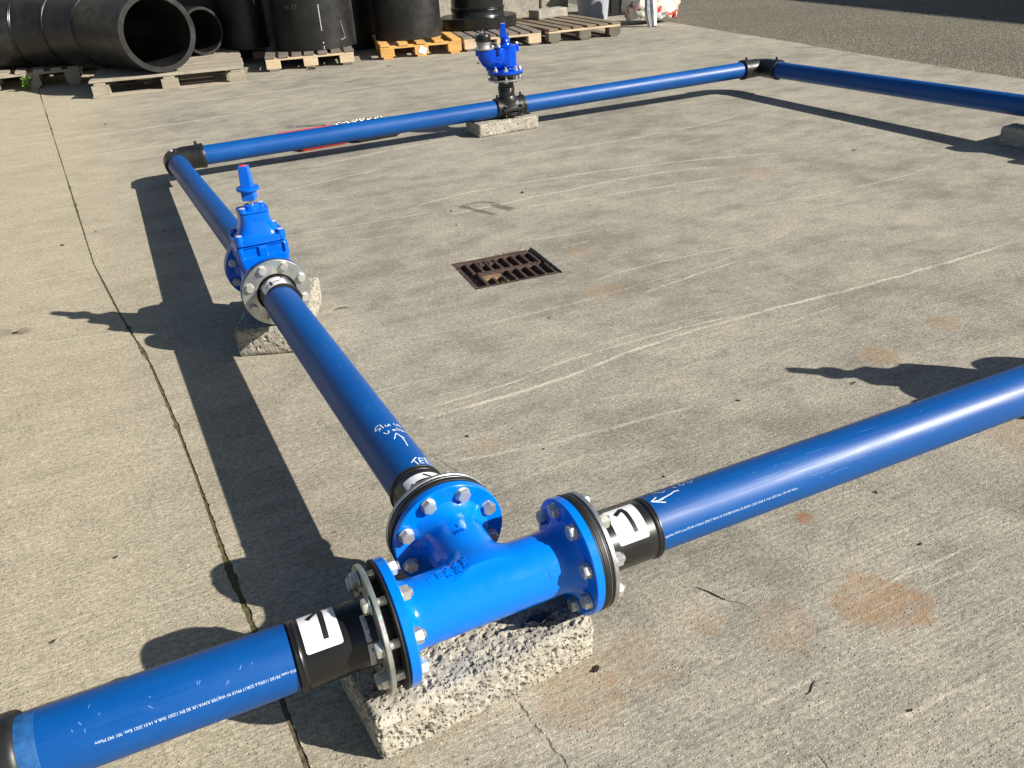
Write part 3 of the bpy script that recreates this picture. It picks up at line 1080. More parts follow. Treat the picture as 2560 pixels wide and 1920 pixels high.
# grass tufts growing along the front edge of the grate
g = Geo()
for k in range(130):
    t = random.random()
    side = random.random()
    if side < 0.72:
        u, v = -0.07 + 0.21 * t, -hd - 0.002 + random.uniform(-0.004, 0.022)
    else:
        u, v = 0.02 + 0.14 * t, hd + random.uniform(-0.012, 0.004)
    x, y = gpt(u, v)
    a = random.uniform(0, 6.28)
    L = random.uniform(0.006, 0.020)
    d = Vector((math.cos(a), math.sin(a), random.uniform(0.5, 1.4))).normalized() * L
    sd = Vector((-math.sin(a), math.cos(a), 0)) * 0.0012
    p = Vector((x, y, -0.006))
    g.add([p - sd, p + sd, p + d * 0.6 + sd * 0.7, p + d, p + d * 0.6 - sd * 0.7], [(0, 1, 2, 3, 4)])
part('grass_tufts', g, MAT['moss'], smooth=None, kind='stuff')


# ================================================================== CONCRETE BLOCKS
def rough_block(name, L, W, H, step, amp=1.0, seed=0.0):
    """dense block with worn rounded edges, open aggregate texture as real relief; origin at base centre"""
    nx, ny, nz = max(4, int(L / step)), max(4, int(W / step)), max(3, int(H / step))
    key, vs, fs = {}, [], []

    def vid(i, j, k):
        if (i, j, k) not in key:
            key[(i, j, k)] = len(vs)
            vs.append((-L / 2 + L * i / nx, -W / 2 + W * j / ny, H * k / nz))
        return key[(i, j, k)]
    for i in range(nx):
        for j in range(ny):
            fs.append((vid(i, j, nz), vid(i + 1, j, nz), vid(i + 1, j + 1, nz), vid(i, j + 1, nz)))
            fs.append((vid(i, j, 0), vid(i, j + 1, 0), vid(i + 1, j + 1, 0), vid(i + 1, j, 0)))
    for i in range(nx):
        for k in range(nz):
            fs.append((vid(i, 0, k), vid(i + 1, 0, k), vid(i + 1, 0, k + 1), vid(i, 0, k + 1)))
            fs.append((vid(i, ny, k), vid(i, ny, k + 1), vid(i + 1, ny, k + 1), vid(i + 1, ny, k)))
    for j in range(ny):
        for k in range(nz):
            fs.append((vid(0, j, k), vid(0, j, k + 1), vid(0, j + 1, k + 1), vid(0, j + 1, k)))
            fs.append((vid(nx, j, k), vid(nx, j + 1, k), vid(nx, j + 1, k + 1), vid(nx, j, k + 1)))
    out = []
    half = (L / 2, W / 2, H / 2)
    for (x, y, z) in vs:
        p = Vector((x, y, z - H / 2))
        q = Vector((x + seed, y + seed * 0.7, z))
        rr = 0.011 + 0.020 * max(0, mnoise.noise(q * 8)) * amp + 0.006 * max(0, mnoise.noise(q * 26)) * amp
        # round the corners: pull to a rounded box
        c = Vector([max(-half[k] + rr, min(half[k] - rr, p[k])) for k in range(3)])
        d = p - c
        if d.length > 1e-6:
            p = c + d.normalized() * rr
            nrm = d.normalized()
        else:
            nrm = Vector((0, 0, 1))
        fl = mnoise.noise(q * 11) * 0.0026 + mnoise.noise(q * 48) * 0.0022 + mnoise.noise(q * 110) * 0.0016
        dv_, pv_ = mnoise.voronoi(q * 70 + mnoise.noise_vector(q * 60) * 0.35)
        dw_, pw_ = mnoise.voronoi((q + Vector((3, 1, 2))) * 120)
        hv = mnoise.cell(pv_[0] * 7.3)
        hw_ = mnoise.cell(pw_[0] * 5.1)
        pit = (max(0.0, 0.44 - dv_[0]) * 0.022 if hv > 0.1 else 0.0) + (max(0.0, 0.44 - dw_[0]) * 0.012 if hw_ > -0.1 else 0.0)
        hp = mnoise.noise(q * 17 + Vector((5, 5, 5)))
        pit *= 1.0 + 1.2 * max(0, hp)
        if z <= 1e-6:
            fl = max(0, fl) * 0
            pit = 0
            nrm = Vector((0, 0, 0))
        p += nrm * (fl - pit) * amp
        out.append((p.x, p.y, max(0.0, p.z + H / 2)))
    me = bpy.data.meshes.new(name)
    me.from_pydata(out, [], fs)
    me.update()
    me.materials.append(MAT['block'])
    me.polygons.foreach_set('use_smooth', [True] * len(fs))
    me.set_sharp_from_angle(angle=R(38))
    return me


def put_block(me, label, M, group='concrete blocks propping the pipework'):
    o = link('concrete_block', me, None, M)
    o['label'] = label
    o['category'] = 'concrete block'
    if group:
        o['group'] = group
    return o


near_block = rough_block('near_block', 0.432, 0.215, 0.099, 0.0034)
far_block = rough_block('far_block', 0.44, 0.215, 0.10, 0.0085, seed=2.3)
low_block = rough_block('low_block', 0.44, 0.215, 0.083, 0.0085, seed=5.1)
put_block(near_block, 'pitted grey concrete block lying under the blue flanged tee', T(-0.0385, 0.032, 0) @ RZ(4.5))
put_block(rough_block('valve_block', 0.44, 0.215, 0.10, 0.0052, seed=7.7), 'concrete block seen end on under the blue gate valve',
          T(-0.005, 1.785, 0) @ RZ(67))
put_block(low_block, 'concrete block under the black saddle of the hydrant', T(1.967, 4.155, 0) @ RZ(1.5))
put_block(far_block, 'concrete block in shade at the right edge beneath the far pipe', T(4.19, 1.945, 0) @ RZ(6))
put_block(far_block, 'pale concrete block lying on top of the weathered wooden pallet', T(4.77, 8.80, 0.149) @ RZ(8), None)


# ================================================================== PIPEWORK
PIPES = {
    'R': (Vector((0, 0.0123, 0.2068)), Vector((1, -0.0121, 0))),
    'L': (Vector((0, -0.0004, 0.212)), Vector((1, -0.0144, 0))),
    'B': (Vector((0.0026, 0, 0.2166)), Vector((-0.0253, 1, -0.004))),
}


def pipe(label, P, D, s0, s1, r=0.055, group='blue water pipes laid out in a rectangle'):
    """a length of blue pipe from s0 to s1 along its axis; the Empty sits on the axis at s = 0"""
    t = thing('water_pipe', label, 'pipe', frame(P, D), group)
    L = s1 - s0
    seg = max(2, int(L / 0.25))
    prof = [(r - 0.0066, s0), (r - 0.0006, s0), (r, s0 + 0.0006)] + [(r, s0 + L * k / seg) for k in range(1, seg)] + [(r, s1 - 0.0006), (r - 0.0006, s1), (r - 0.0066, s1)]
    part('wall', Geo().lathe(prof, 72), MAT['pipe'], t)
    return t


pR = pipe('bright blue water pipe with marker arrow running right from the tee', *PIPES['R'], 0.337, 1.73)
pL = pipe('short blue water pipe from the tee to the coupler at the left edge', *PIPES['L'], -0.80, -0.337)
pB = pipe('blue water pipe marked TEE between the tee and the gate valve', *PIPES['B'], 0.333, 1.493)
B2P, B2D = Vector((-0.0302, 1.568, 0.2116)), Vector((-0.0249, 1, -0.0332))
pB2 = pipe('blue water pipe between the gate valve and the black elbow behind', B2P, B2D, 0.42, 2.50)
FP, FD = Vector((0, 4.178, 0.125)), Vector((1, -0.0176, 0.0098))
pF1 = pipe('blue water pipe between the left elbow and the hydrant saddle', FP, FD, 0.02, 1.98)
pF2 = pipe('blue water pipe between the hydrant saddle and the far right elbow', FP, FD, 2.06, 3.94)
GP, GD_ = Vector((4.094, 2.0, 0.1903)), Vector((-0.0153, 1, -0.0127))
pG = pipe('shaded blue water pipe leading from the far elbow to the right edge', GP, GD_, -0.11, 1.97)
part('scraped_end', Geo().lathe([(0.05525, -0.726), (0.0553, -0.7), (0.0550, -0.6985)], 72),
     mat_plain('scraped_blue', (0.014, 0.095, 0.28), 0.55, 0, 0.4, 0.3, 90, 0.4), pL)

# factory print
g = Geo()
text_wrap(g, 'egeplast 9010 coex PE100 110X6.6 SDR17 PN10 W WATER KIWA UK BS EN 12201 Shift A 14.01.2021 Extr. 901 041 Metre',
          0.0552, 0.3455, 0.655, 172.0, 0.0050)
part('printed_line', g, MAT['print'], pR, smooth=None)
g = Geo()
text_wrap(g, '010 coex PE100 110X6.6 SDR17 PN10 W WATER KIWA UK BS EN 12201 Shift A 14.01.2021 Extr. 901 043 Metre',
          0.0552, -0.3385, -0.627, 156.3, 0.0050, sgn=-1)
part('printed_line', g, MAT['print'], pL, smooth=None)


def writing(parent, strokes, w=0.0019, r=0.0553):
    gg = Geo()
    for st in strokes:
        stroke(gg, r, st, w)
    return part('marker_writing', gg, MAT['marker'], parent, smooth=None)


writing(pR, [[(0.4123, 87.6), (0.4033, 85.6), (0.3925, 89.8), (0.3619, 95.6), (0.3477, 92.2)], [(0.3636, 84.4), (0.3477, 92.2), (0.3589, 98.8), (0.3718, 105.3)],
             [(0.3619, 95.6), (0.3718, 95.6)]], 0.0026)
writing(pR, [[(0.3674, 68.5), (0.3740, 64.2), (0.3790, 70.5), (0.3850, 75.6), (0.3919, 70.0)], [(0.411, 65.7), (0.4142, 75.4)],
             [(0.4273, 64.0), (0.4253, 70.9), (0.4310, 74), (0.4381, 67.3)], [(0.4433, 65.7), (0.4480, 74), (0.4559, 68.9)]], 0.0014)
writing(pB, [[(0.3454, 91.1), (0.3532, 98.2), (0.3649, 109.6)], [(0.3556, 98.5), (0.3346, 103.1)],
             [(0.3627, 125.8), (0.3613, 112.2), (0.359, 113.0), (0.3401, 110.0), (0.3413, 119.5)], [(0.3501, 112.0), (0.3525, 122.5)],
             [(0.3720, 146.0), (0.3687, 131.0), (0.3425, 127.3), (0.3451, 142.6)], [(0.3551, 128.9), (0.3594, 143.3)]], 0.0022)
writing(pB, [[(0.5243, 81.9), (0.5203, 73.0), (0.5138, 68.8), (0.5078, 68.0), (0.5109, 73.8), (0.5112, 80.6), (0.5076, 81.4), (0.5015, 74.7)],
             [(0.5247, 84.9), (0.5056, 87.7)], [(0.5172, 94.8), (0.5118, 94.2), (0.5086, 98.5), (0.5199, 104.3), (0.5098, 105.4)],
             [(0.5247, 119.1), (0.5169, 117.4), (0.5156, 124.6)], [(0.5178, 126.1), (0.526, 129.5), (0.5231, 133.0), (0.516, 129.0), (0.5150, 138.9)],
             [(0.4887, 80.7), (0.4815, 84.3), (0.4795, 89.1), (0.4854, 93.4), (0.4915, 92.3)],
             [(0.492, 110.8), (0.4919, 102.7), (0.4858, 104.7), (0.4928, 110.4), (0.4858, 113.0)], [(0.5035, 116.3), (0.4882, 119.8)],
             [(0.4997, 123.9), (0.4872, 126.0), (0.4971, 131.1)], [(0.490, 132), (0.4960, 137), (0.4900, 140)],
             [(0.4152, 110.3), (0.4366, 112.6), (0.4559, 112.8), (0.4748, 105.3), (0.4502, 92.5)], [(0.4748, 105.3), (0.4559, 114.8), (0.452, 118)]], 0.0020)
# scuffs on the near pipes: short pale scratches
g = Geo()
for k in range(26):
    s = random.uniform(0.36, 1.25)
    th = random.uniform(88, 165)
    L = random.choice([0.004, 0.007, 0.012, 0.05])
    dth = random.uniform(-1.5, 1.5) if L > 0.03 else random.uniform(-6, 6)
    stroke(g, 0.05515, [(s, th), (s + L, th + dth)], 0.0006)
part('scratches', g, mat_plain('pale_scratch', (0.10, 0.25, 0.52), 0.6), pR, smooth=None, kind='stuff')
g = Geo()
for k in range(14):
    s = random.uniform(-0.66, -0.38)
    th = random.uniform(95, 160)
    stroke(g, 0.05515, [(s, th), (s + random.uniform(-0.004, 0.006), th + random.uniform(2, 7))], 0.0009)
part('scratches', g, mat_plain('pale_scratch_c', (0.14, 0.29, 0.55), 0.6), pL, smooth=None, kind='stuff')
g = Geo()
for k in range(20):
    s = random.uniform(0.55, 1.45)
    th = random.uniform(60, 140)
    L = random.choice([0.006, 0.01, 0.03])
    stroke(g, 0.05515, [(s, th), (s + L, th + random.uniform(-3, 3))], 0.0008)
part('scratches', g, mat_plain('pale_scratch_b', (0.10, 0.22, 0.47), 0.6), pB, smooth=None, kind='stuff')

# ---- bolts, shared meshes (local z = outward along the pipe, away from the flange)
M_HEAD = Geo().hexa(0.024, 0.0, 0.0102, rot=0.2).lathe([(0, 0.0102), (0.0098, 0.0102), (0.0096, 0.01055), (0, 0.0106)], 20).mesh('bolt_head', MAT['bolt'], 30)
M_NUT = Geo().hexa(0.024, 0.0, 0.0132, rot=0.5).mesh('nut', MAT['bolt'], 30)
M_WASH = Geo().lathe([(0.0085, 0), (0.0150, 0), (0.0152, 0.0008), (0.0150, 0.0024), (0.0085, 0.0024)], 28).mesh('washer', MAT['bolt'], 30)


def shank_mesh(L):
    """threaded rod: a fine sawtooth of revolution"""
    prof = [(0, 0)]
    nz = int(L / 0.0020)
    for k in range(nz + 1):
        z = L * k / nz
        prof += [(0.0080, z), (0.0069, min(L, z + 0.0010))]
    prof += [(0, L + 0.0004)]
    return Geo().lathe(prof, 18).mesh('shank', MAT['bolt'], 20)


SH = {}


def flange_bolts(parent, t_ring, head_out, flange_t=0.018, n=8, r=0.09, a0=22.5, extra=0.0):
    """bolts through the pair of flanges; t_ring = outer face of the loose ring, fitting flange from -flange_t to 0"""
    zi = -flange_t
    zo = t_ring
    Ls = round(zo - zi + 0.0048 + 0.019, 4)
    if Ls not in SH:
        SH[Ls] = shank_mesh(Ls)
    for k in range(n):
        a = R(a0 + 360.0 / n * k)
        base = T(r * math.cos(a), r * math.sin(a), 0)
        spin = RZ(random.uniform(0, 60))
        out = base @ T(0, 0, zo)
        inn = base @ T(0, 0, zi) @ Matrix.Rotation(math.pi, 4, 'X')
        hd, nt = (out, inn) if head_out else (inn, out)
        b = link('bolt', M_HEAD, parent, hd @ T(0, 0, 0.0025) @ spin)
        sh = link('shank', SH[Ls], b, T(0, 0, 0) @ Matrix.Rotation(math.pi, 4, 'X'))
        link('washer', M_WASH, b, T(0, 0, -0.0025))
        nu = link('nut', M_NUT, parent, nt @ T(0, 0, 0.0025) @ spin)
        link('washer', M_WASH, nu, T(0, 0, -0.0025))


def annulus(r0, r1, z0, z1, bev=0.0012, n=80):
    return Geo().lathe([(r0, z0 + bev), (r0 + bev, z0), (r1 - bev, z0), (r1, z0 + bev), (r1, z1 - bev), (r1 - bev, z1), (r0 + bev, z1), (r0, z1 - bev)], n, closed=True)


def adapter(label, P, D, t0, t1, s_end, head_out, gasket=0.0042, gap_shade=False, roll=0.0, up=(0, 0, 1), ring_tilt=0.0, r_neck=0.0567, n_bolts=8):
    t = thing('flange_adapter', label, 'flange adapter', frame(P, D, up) @ RZ(roll), 'black flange adapters with steel backing rings')
    part('gasket', annulus(0.055, 0.1105, 0.0004, gasket, 0.0006), MAT['rubber'], t)
    e = s_end
    prof = [(0.05, gasket + 0.0002), (0.0785, gasket + 0.0002), (0.079, gasket + 0.001), (0.079, t0 - 0.0012), (0.078, t0 - 0.0002), (0.064, t0 - 0.0002),
            (r_neck + 0.0016, t1 + 0.004), (r_neck, t1 + 0.012), (r_neck, e - 0.0165), (r_neck - 0.0004, e - 0.0150), (r_neck - 0.0004, e - 0.0140),
            (r_neck + 0.0013, e - 0.0125), (r_neck + 0.0024, e - 0.009), (r_neck + 0.0020, e - 0.0088), (r_neck + 0.0007, e - 0.0048), (r_neck + 0.0019, e - 0.0035),
            (r_neck + 0.0015, e - 0.0012), (0.0545, e), (0.05, e)]
    part('stub', Geo().lathe(prof, 80), MAT['black_gloss'], t)
    rm = T(0, 0, 0) if not ring_tilt else T(0, 0, (t0 + t1) / 2) @ Matrix.Rotation(ring_tilt, 4, 'X') @ T(0, 0, -(t0 + t1) / 2)
    part('backing_ring', annulus(0.0635, 0.1098, t0, t1, 0.0013), MAT['galv'], t, rm)
    if gap_shade:  # added black rings stand in for the shade in the flange gap
        part('gap_shade_ring', annulus(0.0795, 0.1092, gasket + 0.0006, t0 - 0.0075, 0.0009), MAT['rubber'], t)
        part('chamfer_line', annulus(0.080, 0.1085, t0 - 0.0070, t0 - 0.0060, 0.0003), MAT['galv'], t)  # thin grey ring added for the chamfer's pale line inside the dark gap
        part('gap_shade_ring', annulus(0.080, 0.1080, t0 - 0.0056, t0 - 0.0006, 0.0009), MAT['rubber'], t)
    flange_bolts(t, t1, head_out, n=n_bolts)
    return t


def sticker(parent, r, s0, s1, th0, th1, cr=0.004, mat='white', skew=0.0, label=None, name='sticker'):
    gg = Geo()
    patch(gg, r, s0, s1, th0, th1, cr, 40, skew)
    o = part(name, gg, MAT[mat], parent, smooth=60)
    if label:
        o['label'] = label
    return o


def ink(parent, r, strokes, w, mat='ink', name='numeral'):
    gg = Geo()
    for s in strokes:
        stroke(gg, r, s[0] if isinstance(s, tuple) else s, s[1] if isinstance(s, tuple) else w)
    return part(name, gg, MAT[mat], parent, smooth=60)


HZ = 0.2112
FACE = 0.18
# tee, right end
aR = adapter('black flange adapter with white number sticker right of the tee', (FACE, 0.001, HZ - 0.0008), PIPES['R'][1], 0.0215, 0.0305, 0.158, False, gap_shade=True)
s = sticker(aR, 0.0571, 0.0665, 0.128, 71.4, 152.0)
ink(s, 0.0573, [([(0.083, 93.3), (0.1023, 80.4)], 0.0088), ([(0.1005, 79.2), (0.1042, 92), (0.1055, 136.5)], 0.0088)], 0.006)
# tee, left end (loose ring standing off on its bolts)
aL = adapter('black flange adapter with loose steel ring left of the tee', (-FACE + 0.004, 0.0, HZ), -PIPES['L'][1], 0.0225, 0.0310, 0.1600, True, ring_tilt=R(-1.2))
# angles run the other way here: local x points towards the camera side
s = sticker(aL, 0.0571, 0.0825, 0.141, 180 - 140.3, 180 - 58.0)
ink(s, 0.0573, [([(0.127, 180 - 79.7), (0.1075, 180 - 61.0)], 0.0088), ([(0.1055, 180 - 59.5), (0.1040, 180 - 67.7), (0.1062, 180 - 125.6)], 0.0088)], 0.006)
l1 = sticker(aL, 0.0572, 0.0330, 0.0485, 180 - 154.0, 180 - 108.7, 0.002, 'label_grey', name='product_label')
gg = Geo()
for k in range(17):
    th = 180 - 113 - k * 1.25
    patch(gg, 0.0574, 0.0395, 0.0450, th - random.choice([0.25, 0.45, 0.7]), th, 0, 3)
part('barcode', gg, MAT['ink_grey'], l1, smooth=None)
gg = Geo()
for k in range(4):
    patch(gg, 0.0574, 0.0340 + k * 0.0012, 0.0344 + k * 0.0012, 180 - 131, 180 - 113, 0, 12)
part('small_print', gg, MAT['ink_grey'], l1, smooth=None)
gg = Geo()
v, f = text_flat('DgR')
gg.add([wrap(0.0395 + b * 0.0062, 180 - 150 + a * 5.6, 0.0574) for a, b in v], f)
part('lettering', gg, MAT['ink'], l1, smooth=None)
gg = Geo()
patch(gg, 0.0574, 0.0332, 0.0378, 180 - 147.5, 180 - 136.5, 0.0012, 10)
part('fitting_picture', gg, MAT['ink'], l1, smooth=None)
l2 = sticker(aL, 0.05725, 0.0330, 0.0490, 180 - 206, 180 - 157.0, 0.002, 'label_grey', name='product_label')
gg = Geo()
for k in range(20):
    a0_, a1_ = 18 * k, 18 * (k + 1)
    stroke(gg, 0.0575, [(0.0435 + 0.0024 * math.cos(R(a0_)), 180 - 198 + 2.4 * math.sin(R(a0_))), (0.0435 + 0.0024 * math.cos(R(a1_)), 180 - 198 + 2.4 * math.sin(R(a1_)))], 0.0006)
patch(gg, 0.0575, 0.0425, 0.0440, 180 - 184, 180 - 181, 0.0005, 6)
patch(gg, 0.0575, 0.0410, 0.0425, 180 - 181, 180 - 178.5, 0.0005, 6)
patch(gg, 0.0575, 0.0410, 0.0440, 180 - 172, 180 - 165, 0.0, 8)
part('small_print', gg, MAT['ink_grey'], l2, smooth=None)
# tee, branch
aB = adapter('black flange adapter with half hidden sticker behind the tee branch', (-0.002, FACE, HZ + 0.0015), PIPES['B'][1], 0.0215, 0.0305, 0.1545, False, gap_shade=True)
s = sticker(aB, 0.0571, 0.0640, 0.1240, 50.5, 137.0)
ink(s, 0.0573, [([(0.103, 113.0), (0.118, 97.0)], 0.006), ([(0.096, 62.0), (0.098, 80.0), (0.1000, 104.0)], 0.0088)], 0.006)

# ---- the tee
tee = thing('flanged_tee', 'glossy blue cast iron tee with three bolted flanges in the foreground', 'pipe tee', T(0, 0, HZ))
def f_tee(x, y, z):
    fl = lambda u: 0.0595 + 0.022 * np.clip((u - 0.128) / 0.036, 0, 1) ** 2.4
    a = np.sqrt(y * y + z * z) - fl(np.abs(x))
    b = np.sqrt(x * x + z * z) - fl(y)
    a = np.maximum(a, np.abs(x) - 0.170)
    b = np.maximum(b, np.maximum(y - 0.170, -y))
    return smin(a, b, 0.026)
link('body', iso_mesh('tee_body', f_tee, (-0.172, -0.085, -0.085), (0.172, 0.172, 0.085), 0.0036, MAT['paint']), tee)
fl_geo = annulus(0.05, 0.1100, -0.018, -0.0002, 0.0018, 96)
me_fl = fl_geo.mesh('flange', MAT['paint'])
for D in ((1, 0, 0), (-1, 0, 0), (0, 1, 0)):
    off = 0.004 if D[0] < 0 else 0.0
    link('flange', me_fl, tee, frame(Vector(D) * (FACE - off), D))
# cast lettering standing proud of the metal, following its surface
def tee_radius(s_, th, D):
    """distance from the axis to the casting's skin, along a ray from the axis"""
    F_ = frame((0, 0, 0), D)
    lo, hi = 0.045, 0.13
    for _ in range(22):
        m_ = (lo + hi) / 2
        q = F_ @ Vector(wrap(s_, th, m_))
        if f_tee(np.array([q.x]), np.array([q.y]), np.array([q.z]))[0] < 0:
            lo = m_
        else:
            hi = m_
    return lo


def rim_faces(f, n):
    eds = {}
    for fa in f:
        for i in range(len(fa)):
            e = (fa[i], fa[(i + 1) % len(fa)])
            if (e[1], e[0]) in eds:
                eds.pop((e[1], e[0]))
            else:
                eds[e] = 1
    return [tuple(fa) for fa in f] + [(a, a + n, b + n, b) for (a, b) in eds]


def cast_text(geo, body, s0, th0, hgt, D, wide=1.0, lift=0.0017):
    v, f = text_flat(body)
    k = hgt / 0.70
    pts = [(s0 + b * k, th0 + math.degrees(a * k * wide / 0.06)) for a, b in v]
    rr = [tee_radius(a, b, D) for a, b in pts]
    top = [wrap(a, b, r + lift) for (a, b), r in zip(pts, rr)]
    bot = [wrap(a, b, r - 0.0008) for (a, b), r in zip(pts, rr)]
    geo.add(top + bot, rim_faces(f, len(v)), frame((0, 0, 0), D))


FX = frame((0, 0, 0), (1, 0, 0))
g = Geo()
for body, s0, th0 in (('2002', -0.0345, 71), ('EN545', -0.0510, 66), ('PN16', -0.0675, 72), ('100', -0.0830, 79), ('I', -0.0995, 88)):
    cast_text(g, body, s0, th0, 0.0100, (1, 0, 0), 0.95)
part('cast_lettering', g, MAT['paint'], tee, smooth=None)
g = Geo()
cast_text(g, '100', 0.0890, 79, 0.0095, (0, 1, 0))
cast_text(g, 'I', 0.1050, 88, 0.0095, (0, 1, 0))
part('cast_lettering', g, MAT['paint'], tee, smooth=None)
# fine black scratch marks on the paint
g = Geo()
stroke(g, 0.0598, [(0.098, 143), (0.1015, 149), (0.1000, 155), (0.1035, 162)], 0.0009)
g2 = Geo().add(g.v, g.f, FX)
part('scratch', g2, MAT['ink'], tee, smooth=None)

# woven cloth pinched between the tee and the block
g = Geo()
nx, ny = 26, 14
for i in range(nx + 1):
    for j in range(ny + 1):
        u, v_ = i / nx, j / ny
        x = 0.050 + 0.070 * u
        y = -0.046 + 0.04 * v_
        z = 0.134 + 0.006 * math.sin(u * 9 + v_ * 3) + 0.006 * mnoise.noise((u * 6, v_ * 6, 2)) - 0.030 * v_ ** 0.7
        g.v.append((x, y, max(0.1015, z)))
for i in range(nx):
    for j in range(ny):
        a = i * (ny + 1) + j
        g.f.append((a, a + ny + 1, a + ny + 2, a + 1))
o = part('cloth', g, MAT['cloth'], smooth=80)
o['label'] = 'scrap of dull blue woven cloth tucked between tee and concrete block'
o['category'] = 'cloth'


# ---- gate valve
def gate_valve(label, M, up_group='blue gate valves with square stem caps'):
    t = thing('gate_valve', label, 'valve', M, up_group)
    # local: x across, y along the pipe, z up, origin on the pipe axis
    def f_body(x, y, z):
        fl = 0.062 + 0.024 * np.clip((np.abs(y) - 0.098) / 0.03, 0, 1) ** 2
        a = np.maximum(np.sqrt(x * x + z * z) - fl, np.abs(y) - 0.134)
        w = 0.0845 - 0.30 * np.clip(0.088 - z, 0, 0.2)
        b = sd_box(x * 0.0845 / np.maximum(w, 0.03), y, z, (0, 0, 0.058), (0.0845, 0.060, 0.0785), 0.017)
        e = (np.sqrt((x / 0.082) ** 2 + (y / 0.075) ** 2 + (z / 0.086) ** 2) - 1) * 0.075
        d = smin(smin(a, e, 0.02), b, 0.03)
        for cx, hx in ((-0.040, 0.026), (0.040, 0.028)):
            for sg in (-1, 1):
                rc = sd_box(x, y, z, (cx, sg * 0.066, 0.112), (hx, 0.015, 0.0155), 0.003)
                d = smax(d, -rc, 0.003)
        return smax(d, z - 0.1362, 0.003)
    link('body', iso_mesh('valve_body', f_body, (-0.095, -0.138, -0.095), (0.095, 0.138, 0.141), 0.0042, MAT['paint_valve']), t)
    for D in ((0, 1, 0), (0, -1, 0)):
        fr = annulus(0.05, 0.1100, -0.018, -0.0002, 0.0018, 80)
        part('flange', fr, MAT['paint_valve'], t, frame(Vector(D) * 0.1425, D))
    bn = Geo()
    bn.loft([(0.1378, 0.083, 0.061, 5), (0.1388, 0.0855, 0.0635, 5), (0.1560, 0.0855, 0.0635, 5), (0.1585, 0.0835, 0.0615, 5)])
    dome = [(0.157, 0.074, 0.056, 4.5), (0.161, 0.0685, 0.0535, 4.2), (0.167, 0.0640, 0.0515, 3.8), (0.174, 0.0605, 0.0500, 3.4), (0.182, 0.0575, 0.0482, 3.2), (0.191, 0.0540, 0.0462, 3.2),
            (0.201, 0.0508, 0.0442, 3.4), (0.212, 0.0488, 0.0428, 3.8), (0.222, 0.0478, 0.0422, 4.2), (0.2322, 0.0475, 0.0420, 4.6)]
    bn.loft(dome)
    for sx in (-1, 1):
        for sy in (-1, 1):
            bn.lathe([(0.0145, 0.140), (0.0145, 0.158), (0.0115, 0.164), (0.0112, 0.1705), (0.0100, 0.1720), (0, 0.1720)], 24, T(sx * 0.0665, sy * 0.0485, 0))
    part('bonnet', bn, MAT['paint_valve'], t, smooth=32)
    pl = Geo().loft([(0.2340, 0.0468, 0.0415, 5), (0.2350, 0.0485, 0.0430, 5), (0.2405, 0.0485, 0.0430, 5), (0.2425, 0.0470, 0.0415, 5)])
    for sx in (-1, 1):
        pl.lathe([(0.0125, 0.241), (0.0115, 0.2450), (0.0112, 0.2495), (0.0100, 0.2507), (0, 0.2507)], 24, T(sx * 0.0345, sx * 0.022, 0))
    pl.lathe([(0.0265, 0.242), (0.0250, 0.246), (0.0245, 0.2530), (0.0225, 0.2550), (0, 0.2550)], 40)
    part('gland_plate', pl, MAT['paint_valve'], t, smooth=32)
    disc = Geo().lathe([(0.0095, 0), (0.0092, 0.0006), (0, 0.0008)], 24).mesh('bolt_cap', MAT['cap_lilac'])
    for sx in (-1, 1):
        for sy in (-1, 1):
            link('bolt_cap', disc, t, T(sx * 0.0665, sy * 0.0485, 0.1722))
        link('bolt_cap', disc, t, T(sx * 0.0345, sx * 0.022, 0.2509))
    part('stem', Geo().lathe([(0.0105, 0.250), (0.0105, 0.280), (0, 0.280)], 24), MAT['steel'], t)
    cp = Geo()
    cp.loft([(0.2700, 0.0190, 0.0190, 12), (0.2715, 0.0205, 0.0205, 12), (0.2985, 0.0208, 0.0208, 12), (0.3005, 0.0200, 0.0200, 12)], 48, RZ(-25))
    cp.lathe([(0, 0.2985), (0.026, 0.2990), (0.0355, 0.3015), (0.0368, 0.3040), (0.0368, 0.3085), (0.0350, 0.3110), (0.026, 0.3120), (0, 0.3120)], 48)
    cp.loft([(0.3100, 0.0190, 0.0190, 12), (0.3140, 0.0178, 0.0178, 12), (0.3740, 0.0153, 0.0153, 12), (0.3775, 0.0149, 0.0149, 12), (0.3788, 0.0138, 0.0138, 12)], 48, RZ(-25))
    c = part('stem_cap', cp, MAT['paint_valve'], t, smooth=32)
    part('red_dot', Geo().lathe([(0.0118, 0.3789), (0.0114, 0.3796), (0, 0.3799)], 24), MAT['red_dot'], c)
    return t


VC = Vector((-0.0345, 1.7405, 0.2116))
v1 = gate_valve('blue gate valve with red dotted square stem cap on the left pipe', Matrix.Translation(VC) @ RZ(1.4))
aV = adapter('black flange adapter with galvanised ring and number four sticker at the gate valve', (-0.0312, 1.598, 0.2118), (0.0253, -1, 0.004), 0.0075, 0.0168, 0.112, True)
s = sticker(aV, 0.0571, 0.020, 0.050, 74, 150, 0.001, 'label_grey', -0.006, name='product_label')
gg = Geo()
for k in range(5):
    patch(gg, 0.0573, 0.024 + k * 0.003, 0.0255 + k * 0.003, 110 + 3 * k, 128 + (k * 7) % 11, 0, 10)
patch(gg, 0.0573, 0.034, 0.043, 141, 147, 0, 6)
part('small_print', gg, MAT['ink_grey'], s, smooth=None)
s = sticker(aV, 0.0573, 0.044, 0.094, 66, 150)
ink(s, 0.0575, [([(0.060, 76), (0.0605, 112)], 0.0036), ([(0.060, 76), (0.076, 110)], 0.0036), ([(0.050, 112.5), (0.085, 112.5)], 0.0075), ([(0.0665, 112), (0.0665, 134)], 0.0045)], 0.005)
